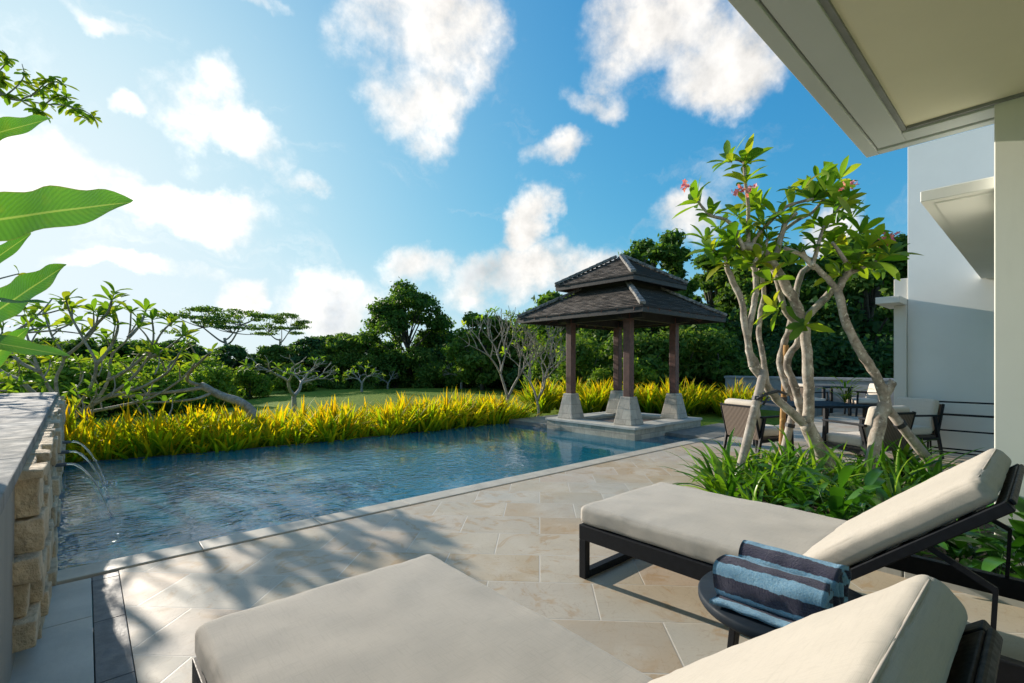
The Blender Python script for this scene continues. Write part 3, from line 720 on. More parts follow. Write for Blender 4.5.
    mb = MB(); mb.box((cx-.62, cy-.62, 2.72), (cx+.62, cy+.62, 2.97)); mb.build('roof_collar', M['darktimber'], t)
    tier('upper_roof', .99, 2.99, 3.58, .03, 14)
    mb = MB(); mb.add([(cx+.1*math.cos(k*PI/2+PI/4), cy+.1*math.sin(k*PI/2+PI/4), 3.56) for k in range(4)]+[(cx, cy, 3.64)], [(0, 1, 4), (1, 2, 4), (2, 3, 4), (3, 0, 4)]); mb.build('finial', M['hip'], t)
    for s in range(4):
        R = Matrix.Rotation(s*PI/2, 3, 'Z')
        for k in range(9):
            f = (k-4)/4.3
            a = Vector((cx, cy, 0))+R @ Vector((f*1.5, -1.54, 2.255)); b = Vector((cx, cy, 0))+R @ Vector((f*.42, -.48, 2.82))
            mb = MB(); mb.bar(a, b, .05, .07); mb.build('rafter', M['timber'], t)
pavilion()

# ------------------------------------------------------------------ loungers, side table, towels
def lounger():
    """local frame: x across 0..0.93, y along: foot at y=0, head towards -y"""
    W = .93
    t = thing('sun_lounger', 'beige cushioned sun lounger close to the camera, its foot end cut by the bottom edge', 'sun lounger', (.265, 1.9, 0), 0, 'sun loungers by the pool')
    def part(name, mb, m, **k): return mb.build(name, m, t, world=False, **k)
    mb = MB(); cushion(mb, W-.01, 1.22, .112, .034, .012, Matrix.Translation((.005, -1.212, .326)), 1, (34, 46)); part('mattress', mb, M['fabric'], smooth=True)
    ang = math.radians(40); hinge = Vector((0, -1.165, .345))
    Rb = Matrix.Translation(hinge) @ Matrix.Rotation(PI, 4, 'Z') @ Matrix.Rotation(-0, 4, 'X')
    Mb = Matrix.Translation(Vector((.005, -1.205, .338))) @ Matrix.Rotation(-ang, 4, 'X') @ Matrix.Translation((0, -.80, 0))
    mb = MB(); cushion(mb, W-.01, .80, .095, .036, .012, Mb, 5, (34, 30)); bc = part('back_cushion', mb, M['fabric'], smooth=True)
    mb = MB(); pts = [Mb @ Vector((x, y, .088)) for x, y in ((.006, .02), (-.001, .3), (-.001, .6), (.006, .775))]
    mb.tube([Mb @ Vector((x, .0105, .0845)) for x in np.linspace(.05, W-.06, 24)], .0032, 6)
    mb.build('piping', M['seam'], bc, world=False, smooth=True)
    for x in (0, W-.045):
        mb = MB(); mb.box((x, -2.02, .235), (x+.045, .0, .325)); part('side_rail', mb, M['black'], bevel=.004)
        for y in (-.05, -2.02):
            mb = MB(); mb.box((x+.0005, y, 0), (x+.0445, y+.0495, .2345)); part('leg', mb, M['black'], bevel=.003)
    for y in (-.0497, -2.0197):
        mb = MB(); mb.box((.046, y, .001), (W-.046, y+.049, .045)); part('foot_bar', mb, M['black'], bevel=.003)
        mb = MB(); mb.box((.046, y, .245), (W-.046, y+.045, .32)); part('cross_rail', mb, M['black'], bevel=.003)
    mb = MB()
    for i in range(9): mb.box((.046, -.2-.115*i, .312), (W-.046, -.14-.115*i, .332))
    part('slats', mb, M['black'])
    B2 = Mb
    mb = MB()
    for x in (.0, W-.055): mb.box((x, -.004, -.042), (x+.045, .78, -.004), B2)
    mb.box((.046, -.004, -.036), (W-.056, .035, -.006), B2)
    part('back_frame', mb, M['black'], bevel=.004)
    mb = MB(); mb.box((.03, -.018, -.03), (W-.05, -.0045, -.008), B2); part('head_bar', mb, M['black'], bevel=.006)
    mb = MB()
    for i in range(6): mb.box((.046, .1+.11*i, -.03), (W-.056, .16+.11*i, -.008), B2)
    part('back_slats', mb, M['black'])
    for x in (.02, W-.03):
        mb = MB(); mb.bar((x, -1.63, .64), (x, -1.80, .545), .012, .02); mb.bar((x, -1.80, .55), (x, -1.79, .32), .012, .014); part('prop_arm', mb, M['black'])
    return t
l1 = lounger()
dup(l1, (2.26, 1.92, 0), 0, 'beige cushioned sun lounger with raised backrest beyond the round table, in front of the plants')

def side_table():
    t = thing('side_table', 'low round black side table between the two loungers', 'table', (1.80, .60, 0))
    mb = MB(); n = 64; r = .285; prof = [(.0, .455), (r-.03, .455), (r-.006, .462), (r, .472), (r, .490), (r-.006, .497), (.0, .50)]
    vs = []; fs = []
    for k in range(n):
        a = 2*PI*k/n
        for q, z in prof: vs.append((q*math.cos(a), q*math.sin(a), z))
    L = len(prof)
    for k in range(n):
        for i in range(L-1): fs.append((k*L+i, ((k+1) % n)*L+i, ((k+1) % n)*L+i+1, k*L+i+1))
    mb.add(vs, fs); o = mb.build('table_top', M['tabletop'], t, world=False)
    o.data.shade_smooth()
    for k in range(4):
        a = k*PI/2+math.radians(172); c, s = math.cos(a), math.sin(a)
        mb = MB(); mb.bar((.175*c, .175*s, .455), (.225*c, .225*s, 0), .036, .026, (c, s, 0)); mb.build('leg', M['black'], t, world=False, bevel=.003)
side_table()
def towel(name, label, loc, L, hw, hh, tail, seed, rotz):
    """a terry towel folded over and over: a flattened spiral sheet extruded along y"""
    rr = random.Random(seed); th = .017; turns = 2.6; n = 120
    ctr = []
    if tail:
        for i in range(8): q = i/8; ctr.append((-hw-tail*(1-q)*.9+hw*.6*q, -hh+.004*(1-q)))
    for i in range(n+1):
        q = i/n; a = -PI*.62-q*turns*2*PI; k = 1-q*turns*th*1.12/hh*.92
        k2 = hw-q*turns*th*1.1; k1 = hh-q*turns*th*1.1
        if k1 < .006: break
        c, s = math.cos(a), math.sin(a); e = .78
        ctr.append((k2*math.copysign(abs(c)**e, c), k1*math.copysign(abs(s)**e, s)))
    vs = []; fs = []; uv = []; m = 22; arc = 0; K = len(ctr); arcs = [0]
    for i in range(1, K): arcs.append(arcs[-1]+math.dist(ctr[i], ctr[i-1]))
    def off(i, o):
        a = ctr[max(0, i-1)]; b = ctr[min(K-1, i+1)]; d = math.hypot(b[0]-a[0], b[1]-a[1]) or 1
        return (ctr[i][0]-(b[1]-a[1])/d*o, ctr[i][1]+(b[0]-a[0])/d*o)
    mb = MB()
    for side in (th*.42, -th*.42):
        for i in range(K):
            x, z = off(i, side)
            for j in range(m+1):
                y = (j/m-.5)*(L+.012*math.sin(i*.23+seed))
                q = Vector((x*18+seed, y*16, z*18)); w = .006*noise.noise(q); w2 = .006*noise.noise(q+Vector((7, 3, 1)))
                vs.append((x+w, y+.004*noise.noise(q*1.3), z+w2)); uv.append((arcs[i], j/m))
    N = K*(m+1)
    for i in range(K-1):
        for j in range(m):
            a = i*(m+1)+j; fs.append((a, a+1, a+m+2, a+m+1)); a += N; fs.append((a, a+m+1, a+m+2, a+1))
        for j in (0, m):
            a = i*(m+1)+j; b = a+m+1; fs.append((a, b, b+N, a+N))
    for i in (0, K-1):
        for j in range(m): a = i*(m+1)+j; fs.append((a, a+N, a+N+1, a+1))
    zmin = min(v[2] for v in vs)
    R = Matrix.Rotation(rotz, 4, 'Z')
    mb.add([R @ Vector((x, y, z-zmin)) for x, y, z in vs], fs, uv)
    o = mb.build(name, M['towel'], smooth=True, world=False); o.location = loc
    return tag(o, label, 'towel', 'striped towels on the side table')
towel('beach_towel', 'front rolled towel with navy and light blue stripes on the round table', (1.665, .60, .502), .32, .064, .064, .045, 3, math.radians(3))
towel('beach_towel', 'rear rolled towel with a light blue top, behind the other towel', (1.815, .595, .502), .315, .060, .074, 0, 8, math.radians(1))

# ------------------------------------------------------------------ dining set
def chair(label, loc, rotz):
    t = thing('armchair', label, 'armchair', loc, rotz, 'dining armchairs around the table')
    P = lambda n, mb, m, **k: mb.build(n, m, t, world=False, **k)
    for s in (-1, 1):
        x = s*.30
        mb = MB(); mb.bar((x, .28, 0), (x, .24, .60), .03, .04); P('leg', mb, M['black'], bevel=.003)
        mb = MB(); mb.bar((x, -.36, 0), (x, -.22, .60), .03, .04); P('leg', mb, M['black'], bevel=.003)
        mb = MB(); mb.bar((x, .27, .61), (x, -.28, .60), .045, .025); P('armrest', mb, M['black'], bevel=.004)
        mb = MB(); mb.bar((x, .26, .30), (x, -.28, .28), .028, .04); P('side_rail', mb, M['black'])
    mb = MB(); mb.box((-.285, -.26, .285), (.285, .27, .33)); P('seat', mb, M['wicker'], bevel=.006)
    mb = MB(); cushion(mb, .55, .50, .11, .035, .012, Matrix.Translation((-.275, -.23, .332)), 2, (5, 5)); P('seat_cushion', mb, M['cushion'], smooth=True)
    Rm = Matrix.Translation((0, -.27, .30)) @ Matrix.Rotation(math.radians(14), 4, 'X')
    mb = MB(); mb.box((-.28, -.03, 0), (.28, 0, .47), Rm); P('backrest', mb, M['wicker'], bevel=.006)
    for x in (-.295, .281):
        mb = MB(); mb.box((x, -.035, -.02), (x+.014, .006, .475), Rm); P('back_post', mb, M['black'], bevel=.003)
    mb = MB(); mb.box((-.28, -.034, .45), (.28, -.0305, .474), Rm); P('back_rail', mb, M['black'])
    mb = MB(); cushion(mb, .54, .12, .46, .045, .0, Rm @ Matrix.Translation((-.27, .003, .06)), 6, (5, 3)); P('back_cushion', mb, M['cushion'], smooth=True)
    return t
def heading(X, Z): w = cs(X, Z); return math.atan2(w[1], w[0])-PI/2      # local +Y towards a camera-aligned direction
c0 = chair('wicker back armchair at the left side of the dining table, nearest the lawn', (7.08, 2.72, 0), heading(1, .35))
b = at(862, 471); dup(c0, (b.x, b.y, 0), heading(-.28, 1), 'wicker back armchair seen from behind, between frangipani trunk and rack')
b = at(900, 456); dup(c0, (b.x, b.y, 0), heading(-1, -.25), 'armchair with pale cushion facing left, in front of the black rack')
def table(label, loc, rotz, w, d, h, name='dining_table'):
    t = thing(name, label, 'table', loc, rotz)
    mb = MB(); mb.box((-w/2, -d/2, h-.035), (w/2, d/2, h)); mb.build('table_top', M['tabletop'], t, world=False, bevel=.005)
    for x in (-1, 1):
        for y in (-1, 1):
            mb = MB(); mb.box((x*(w/2-.06)-.03, y*(d/2-.06)-.03, 0), (x*(w/2-.06)+.03, y*(d/2-.06)+.03, h-.036)); mb.build('leg', M['black'], t, world=False, bevel=.003)
    return t
table('black dining table behind the frangipani trunks with armchairs around it', (8.2, 2.45, 0), math.radians(-41.7), 1.25, 1.0, .72)
b = cs(8.3, 12.6); table('small far black table in front of the grey garden wall', (b[0], b[1], 0), -.7, .8, .8, .74, 'bistro_table')
b = cs(7.7, 12.4); dup(c0, (b[0], b[1], 0), heading(1, .2), 'small far armchair left of the far table by the grey wall', 'armchairs at the far table')
b = cs(9.0, 12.3); dup(c0, (b[0], b[1], 0), heading(-1, .2), 'small far armchair right of the far table by the grey wall', 'armchairs at the far table')

# ------------------------------------------------------------------ plants: rosettes, trees
def rosette(mb, p, axis, rr, n=8, L=.3, W=.085, spread=(.5, 1.35), droop=(.2, .9)):
    axis = Vector(axis).normalized(); a = axis.orthogonal().normalized(); b = axis.cross(a)
    ph = rr.uniform(0, 6.28)
    for k in range(n):
        th = ph+k*2.4+rr.uniform(-.3, .3); s = spread[0]+(spread[1]-spread[0])*((k+.5)/n)+rr.uniform(-.12, .12)
        d = axis*math.cos(s)+(a*math.cos(th)+b*math.sin(th))*math.sin(s)
        l = L*rr.uniform(.7, 1.15)
        mb.leaf(Vector(p)-axis*rr.uniform(0, .05), d, axis+Vector((0, 0, .3)), l, W*rr.uniform(.8, 1.15)*l/L, P_obov, rr.uniform(*droop), rr.uniform(.12, .4), 6, rr.uniform(-.5, .5))
def limb(mb, pts, r0, r1, n=10, knob=.0, seed=0, jit=.0):
    if jit: r0, r1 = r0*.76, r1*.76
    rr = random.Random(seed); P = [Vector(p) for p in pts]; out = []; rad = []
    K = len(P); S = 5
    for i in range(K-1):
        p0, p1, p2, p3 = P[max(0, i-1)], P[i], P[i+1], P[min(K-1, i+2)]
        for k in range(S):
            t = k/S
            q = .5*((2*p1)+(p2-p0)*t+(2*p0-5*p1+4*p2-p3)*t*t+(3*p1-p0-3*p2+p3)*t**3)
            out.append(q+Vector((rr.uniform(-1, 1), rr.uniform(-1, 1), rr.uniform(-1, 1)))*jit); f = (i+t)/(K-1)
            rad.append((r0+(r1-r0)*f)*(1+knob*rr.uniform(-1, 1)))
    out.append(P[-1]); rad.append(r1); mb.tube(out, rad, n)
def flower(mb, p, rr, k=16, s=.042):
    k = int(k*1.2); p = Vector(p)-(Vector(p)-Vector((0, 0, CAMH))).normalized()*.16
    for i in range(k):
        q = Vector(p)+Vector((rr.gauss(0, s), rr.gauss(0, s), rr.gauss(0, s*.7))); ph = rr.uniform(0, 6)
        ax = Vector((rr.uniform(-1, 1), rr.uniform(-1, 1), rr.uniform(-.2, 1))).normalized(); a = ax.orthogonal().normalized(); b = ax.cross(a)
        for j in range(5):
            th = ph+j*1.2566; mb.leaf(q, ax*.5+a*math.cos(th)+b*math.sin(th), ax, .034, .022, P_obov, .5, .2, 3)

def frangipani_front():
    rr = random.Random(21)
    Z = 5.35
    def W(px, py, dz=0): return dep(px, py, Z+dz)
    # the left, forked tree
    base = W(838, 492)
    t = thing('frangipani_tree', 'forked frangipani with several pale stems leaning left, tied to stakes by the armchairs', 'tree', (base.x, base.y, -.03), 0, 'frangipani trees in the planting bed')
    mb = MB(); K = dict(knob=.07, jit=.006)
    limb(mb, [W(842, 505), W(832, 474), W(818, 447), W(806, 424)], .125, .095, 12, seed=1, **K)
    limb(mb, [W(806, 426), W(790, 411), W(776, 398), W(764, 382), W(752, 366)], .068, .05, seed=2, **K)
    limb(mb, [W(752, 367), W(748, 345), W(741, 300), W(731, 278), W(726, 262)], .05, .04, seed=3, **K)
    limb(mb, [W(768, 388), W(757, 366), W(748, 342), W(755, 298), W(756, 278), W(752, 260)], .05, .036, seed=4, **K)
    limb(mb, [W(768, 388, .1), W(763, 360, .15), W(759, 325, .2), W(764, 290, .22), W(760, 268, .22)], .045, .03, seed=5, **K)
    limb(mb, [W(808, 424), W(809, 400), W(808, 372), W(803, 322), W(788, 290), W(772, 262), W(756, 248), W(742, 246)], .075, .06, seed=6, **K)
    limb(mb, [W(804, 428, .15), W(800, 408, .2), W(795, 388, .22), W(787, 362, .25), W(797, 344, .25), W(800, 330, .25), W(785, 310, .25), W(778, 284, .25), W(771, 262, .25)], .06, .04, seed=7, **K)
    limb(mb, [W(802, 322), W(825, 298), W(837, 286)], .055, .045, seed=8, **K)
    limb(mb, [W(790, 395, .3), W(780, 362, .4), W(790, 325, .4), W(799, 280, .4), W(809, 267, .4)], .052, .045, seed=9, **K)
    br = [([(748, 250), (748, 226), (748, 205), (745, 180), (744, 162)], .026, .015), ([(744, 163), (738, 160), (731, 160)], .015, .011),
          ([(744, 250), (735, 230), (726, 220), (712, 216), (703, 208), (698, 201)], .024, .013), ([(752, 246), (757, 236), (770, 222), (786, 207), (800, 202), (813, 199)], .024, .015),
          ([(771, 250), (783, 232), (798, 220), (813, 212), (824, 198), (828, 190)], .022, .014), ([(776, 256), (782, 234), (786, 222), (796, 213)], .03, .026),
          ([(728, 263), (722, 255), (712, 250)], .024, .014), ([(750, 262), (741, 252), (733, 243)], .024, .014), ([(754, 262), (764, 250), (768, 238)], .02, .013)]
    for i, (q, a, b) in enumerate(br): limb(mb, [W(x, y, .1*math.sin(i*2.1)) for x, y in q], a, b, 7, seed=30+i, knob=.06)
    mb.build('trunk', M['bark_pale'], t, smooth=True)
    mb = MB()
    tips = [(745, 162, (0, .2, 1), 8, .30), (730, 160, (-.6, 0, .8), 6, .26), (697, 201, (-.7, 0, .6), 7, .32), (712, 214, (0, .1, 1), 5, .26), (748, 205, (.3, .5, .8), 5, .24), (747, 228, (.4, -.5, .7), 5, .22),
            (741, 246, (-.3, -.5, .8), 8, .28), (712, 250, (-.6, -.2, .7), 7, .28), (733, 243, (-.3, .3, .8), 7, .28), (768, 238, (.2, -.4, .8), 7, .26), (760, 262, (.3, .4, .7), 5, .24), (813, 199, (.4, 0, 1), 9, .33),
            (828, 190, (.5, 0, .8), 8, .33), (785, 222, (-.2, -.4, .8), 5, .24), (771, 262, (-.2, .4, .6), 6, .28), (726, 262, (-.5, -.4, .4), 6, .3), (752, 260, (0, -.6, .6), 7, .28), (805, 325, (.3, .5, .1), 5, .28), (775, 310, (-.3, .5, .2), 6, .28), (728, 240, (-.8, .2, .4), 6, .28), (757, 252, (.3, .5, .5), 7, .28)]
    for x, y, ax, n, L in tips:
        # axis given in camera terms (right, away, up)
        w = cs(ax[0], ax[1]); rosette(mb, W(x, y, rr.uniform(-.15, .15)), (w[0], w[1], ax[2]), rr, n+4, L*.98, L*.335)
    for x, y, n_ in [(720, 228, 6), (716, 262, 7), (737, 214, 6), (752, 232, 6), (763, 224, 7), (778, 214, 6), (792, 206, 6), (800, 190, 7), (818, 180, 7), (840, 178, 7), (836, 204, 6), (742, 268, 7), (770, 280, 6), (746, 180, 6), (706, 238, 6), (758, 206, 6), (790, 262, 6), (812, 226, 6)]:
        q = W(x, y, rr.uniform(-.3, .3)); rosette(mb, q, (rr.uniform(-.6, .6), rr.uniform(-.6, .6), .7), rr, n_, .26, .088)
    mb.build('leaves', M['frang'], t, smooth=True)
    mb = MB()
    flower(mb, W(684, 188), rr, 9); flower(mb, W(741, 191), rr, 10); flower(mb, W(750, 189), rr, 5)
    mb.build('flowers', M['petal'], t)
    # the right, single stemmed tree
    Z2 = 5.05
    def V(px, py, dz=0): return dep(px, py, Z2+dz)
    base = V(866, 500)
    t2 = thing('frangipani_tree', 'single stemmed frangipani with a bent grey trunk and a knob, nearer the white wall', 'tree', (base.x, base.y, -.03), 0, 'frangipani trees in the planting bed')
    mb = MB()
    limb(mb, [V(865, 505), V(869, 480), V(875, 445), V(880, 420), V(885, 403)], .088, .082, 12, seed=50, **K)
    limb(mb, [V(886, 412), V(885, 398), V(877, 378), V(861, 352), V(845, 320), V(838, 290)], .072, .05, 12, seed=51, **K)
    limb(mb, [V(883, 396), V(889, 388), V(893, 381)], .068, .05, seed=52, **K)
    limb(mb, [V(840, 296), V(830, 281), V(815, 267), V(800, 254), V(784, 248)], .048, .026, seed=53, **K)
    limb(mb, [V(815, 268), V(806, 257), V(798, 246)], .044, .03, seed=54, **K)
    limb(mb, [V(838, 292), V(843, 280), V(848, 272), V(846, 262)], .05, .05, seed=55, **K)
    for i, (q, a, b) in enumerate([([(843, 276), (862, 268), (876, 261)], .026, .014), ([(846, 268), (858, 258), (868, 246)], .024, .013), ([(812, 266), (817, 250), (820, 238), (824, 226)], .024, .014), ([(846, 262), (838, 250), (832, 242)], .024, .014), ([(824, 230), (832, 218), (840, 206)], .014, .010)]):
        limb(mb, [V(x, y, .12*math.sin(i*1.7)) for x, y in q], a, b, 7, seed=60+i, knob=.06)
    mb.build('trunk', M['bark_pale'], t2, smooth=True)
    mb = MB()
    for x, y, ax, n, L in [(877, 261, (.8, -.1, .5), 8, .32), (868, 246, (.4, 0, .8), 7, .3), (824, 226, (0, -.3, .9), 6, .26), (832, 242, (-.3, -.3, .8), 7, .28), (841, 206, (.5, -.1, .8), 8, .3), (850, 262, (.2, -.6, .5), 7, .27), (858, 262, (.2, .6, .3), 6, .27), (838, 275, (-.3, .5, .3), 5, .26), (800, 250, (-.3, -.2, .8), 4, .22)]:
        w = cs(ax[0], ax[1]); rosette(mb, V(x, y, rr.uniform(-.12, .12)), (w[0], w[1], ax[2]), rr, n+4, L*.98, L*.335)
    for x, y, n_ in [(890, 254, 7), (862, 232, 7), (846, 246, 6), (826, 256, 6), (834, 222, 6), (852, 214, 6), (872, 270, 6), (816, 244, 6)]:
        q = V(x, y, rr.uniform(-.25, .25)); rosette(mb, q, (rr.uniform(-.6, .6), rr.uniform(-.6, .6), .7), rr, n_, .26, .088)
    mb.build('leaves', M['frang'], t2, smooth=True)
    mb = MB(); flower(mb, V(848, 187), rr, 6); flower(mb, V(880, 244), rr, 8); flower(mb, V(891, 236), rr, 5); mb.build('flowers', M['petal'], t2)
    # stakes that prop the trees
    def stake(label, a, b, r, m, za, ties=(), nm='tree_stake'):
        A, Bq = dep(a[0], a[1], za[0]), dep(b[0], b[1], za[1])
        s = thing(nm, label, 'stake', (A.x, A.y, A.z), 0, 'stakes propping the frangipanis')
        mb = MB(); mb.tube([A+(Bq-A)*f for f in (0, .3, .6, 1)], [r*1.05, r, r*.97, r*.9], 10); mb.build('pole', m, s, smooth=True)
        for f in ties:
            q = A+(Bq-A)*f; d = (Bq-A).normalized(); mb = MB(); mb.tube([q-d*.022, q+d*.022], r*1.16, 10); mb.build('strap', M['strap'], s)
    stake('pale grey leaning stake left of the forked trunk with a black tie', (735, 492), (764, 370), .048, M['stake'], (5.2, 5.32), (.76,))
    stake('orange brown bamboo stake behind the forked trunk', (780, 486), (786, 345), .034, M['bamboo'], (5.75, 5.7), (.62,))
    stake('short grey stake leaning behind the forked trunk', (778, 478), (793, 412), .045, M['stake'], (5.65, 5.6), (.8,))
    stake('grey leaning stake propping the single stemmed frangipani from the right', (941, 476), (884, 404), .05, M['stake'], (5.15, 5.1), (.72,))
    mb = MB(); mb.tube([W(757, 399, -.1), W(766, 394, -.12), W(778, 391, -.07), W(786, 394, 0)], .016, 8); mb.tube([W(768, 397, -.12), W(763, 405, -.1)], .012, 6)
    p = W(768, 395); tag(mb.build('rubber_tie', M['strap'], base=p, smooth=True), 'black rubber tie knotted between the pale stake and the leaning stem', 'tie')
frangipani_front()

# ------------------------------------------------------------------ understorey plants
def strap_clump(n, L, W, seed, mat, label, cat, group, name, lean=(.1, 1.1), droop=(.6, 1.9)):
    rr = random.Random(seed); mb = MB()
    for k in range(n):
        a = rr.uniform(0, 6.28); s = rr.uniform(*lean); r = rr.uniform(0, .07)
        mb.leaf((r*math.cos(a), r*math.sin(a), 0), (math.sin(s)*math.cos(a), math.sin(s)*math.sin(a), math.cos(s)), (0, 0, 1) if s > .2 else (math.cos(a), math.sin(a), .2), L*rr.uniform(.6, 1.1), W*rr.uniform(.75, 1.2), P_strap, rr.uniform(*droop), rr.uniform(.15, .5), 7, rr.uniform(-.7, .7))
    o = mb.build(name, mat, smooth=True); return tag(o, label, cat, group)
def spread(protos, spots, rr, smin=.85, smax=1.2):
    used = set()
    for i, (x, y, z) in enumerate(spots):
        p = protos[i % len(protos)]
        if i < len(protos): o = p; o.location = (x, y, z)
        else: o = p.copy(); C.objects.link(o); o.location = (x, y, z)
        s = rr.uniform(smin, smax); o.scale = (s, s, s*rr.uniform(.9, 1.1)); o.rotation_euler = (0, 0, rr.uniform(0, 6.28))
rr = random.Random(5)
lil = [strap_clump(22, .62, .046, 100+i, M['lily'], 'clump of long arching strap leaves in the bed under the frangipanis', 'plant', 'strap leaf plants under the frangipanis', 'strap_leaf_plant', (.08, .95), (.5, 1.7)) for i in range(5)]
spots = []
for px, py in ((728, 482), (748, 492), (772, 497), (795, 500), (760, 482), (785, 486), (812, 492), (834, 500), (856, 504), (815, 505), (880, 498), (905, 490), (895, 478), (925, 482), (790, 478), (742, 478), (850, 492), (870, 512), (900, 515), (935, 500), (838, 516), (780, 510)):
    p = at(px+rr.uniform(-4, 4), py, -.03); spots.append((p.x, p.y, -.03))
spots += [(4.78, 2.26, -.03), (4.15, 1.62, -.03), (5.05, 2.28, -.03), (4.6, 2.05, -.03)]
spread(lil, spots, rr)
def broad_clump(n, L, W, seed, label, name, group, mat):
    r2 = random.Random(seed); mb = MB()
    for k in range(n):
        a = r2.uniform(0, 6.28); s = r2.uniform(.15, .9); d = Vector((math.sin(s)*math.cos(a), math.sin(s)*math.sin(a), math.cos(s))); h = r2.uniform(.15, .48)
        tip = d*h; mb.tube([(0, 0, 0), tip*.5+Vector((0, 0, .02)), tip], [.005, .004, .003], 4)
        d2 = Vector((d.x*1.4, d.y*1.4, d.z*.55+.1))
        mb.leaf(tip, d2, (0, 0, 1), L*r2.uniform(.7, 1.15), W*r2.uniform(.75, 1.1), P_paddle, r2.uniform(.5, 1.5), r2.uniform(.15, .45), 7, r2.uniform(-.4, .4))
    return tag(mb.build(name, mat, smooth=True), label, 'plant', group)
pl = [broad_clump(17, .34, .10, 200+i, 'leafy clump of broad glossy leaves behind the far lounger by the pillar', 'broad_leaf_plant', 'broad leaf plants by the pillar', M['peace']) for i in range(4)]
spots = [(4.08, .05, 0), (4.15, .38, 0), (4.3, .75, 0), (4.25, -.25, 0), (4.6, .45, 0), (4.55, 1.0, 0), (4.35, 1.3, 0), (4.05, .2, 0), (4.2, -.05, 0), (4.75, 1.5, 0), (4.05, .62, 0), (4.05, -.5, 0), (4.15, 1.05, 0)]
spread(pl, [(x, y, -.03) for x, y, z in spots], rr, .66, .92)
b = at(862, 424, .72); o = broad_clump(26, .2, .05, 77, 'small bright green pot plant on the dining table', 'pot_plant', None, M['frang2']); o.location = (8.75, 2.1, .72); o.scale = (.75,)*3

# yellow bladed bedding behind the pool
yb = [strap_clump(64, .86, .054, 300+i, M['yellow'], 'clump of yellow and green upright blades in the border behind the pool', 'plant', 'yellow bladed plants in the pool border', 'yellow_border_plant', (.02, .6), (.15, 1.2)) for i in range(6)]
spots = []; rr = random.Random(9)
for row, (dv, n) in enumerate(((.30, 34), (.72, 32), (1.15, 30), (1.6, 26))):
    for i in range(n):
        u = -.2+(8.4-(-.2))*(i+.5*(row % 2))/n+rr.uniform(-.08, .08)
        fe = np.interp(u, [p[0] for p in far_edge], [p[1] for p in far_edge])
        spots.append((u, fe+dv+rr.uniform(-.1, .1), -.36))
for i in range(52):                                               # border that carries on behind the pavilion
    f = i/51; p = at(520+235*f, 0+415-4*math.sin(f*3), -.3); Zr = 14.2-1.2*f+rr.uniform(-.9, .9)
    q = dep(530+225*f, 400, Zr); spots.append((q.x, q.y, -.08))
spread(yb, spots, rr, .85, 1.22)

# ------------------------------------------------------------------ trees in the distance
def leaf_cloud(name, mat, blobs, size, seed, parent=None, flat=1., aspect=.5):
    """blobs = (centre, radii, count): leaf sized faces through each clump, more near its skin"""
    rg = np.random.default_rng(seed); allv = []
    for c, r, n in blobs:
        d = rg.normal(size=(n, 3)); d /= np.linalg.norm(d, axis=1)[:, None]
        f = rg.uniform(.25, 1., size=n)**.45
        p = np.array(c)+d*f[:, None]*np.array(r)*(1+.18*rg.normal(size=n))[:, None]
        nn = d*.7+rg.normal(size=(n, 3))*.65+np.array([0, 0, .35]); nn /= np.linalg.norm(nn, axis=1)[:, None]
        t = np.cross(nn, rg.normal(size=(n, 3))); t /= np.linalg.norm(t, axis=1)[:, None]; b = np.cross(nn, t)
        s = size*rg.uniform(.6, 1.4, size=n)[:, None]
        v = np.stack([p-t*s, p+b*s*aspect-nn*s*.15, p+t*s, p-b*s*aspect-nn*s*.15], 1); allv.append(v.reshape(-1, 3))
    v = np.concatenate(allv); nq = len(v)//4
    me = bpy.data.meshes.new(name); me.vertices.add(len(v)); me.vertices.foreach_set('co', v.astype(np.float32).ravel())
    me.loops.add(len(v)); me.loops.foreach_set('vertex_index', np.arange(len(v), dtype=np.int32))
    me.polygons.add(nq); me.polygons.foreach_set('loop_start', np.arange(0, len(v), 4, dtype=np.int32)); me.polygons.foreach_set('loop_total', np.full(nq, 4, dtype=np.int32))
    me.update(calc_edges=True); me.materials.append(mat)
    o = bpy.data.objects.new(name, me); C.objects.link(o); o.parent = parent; return o
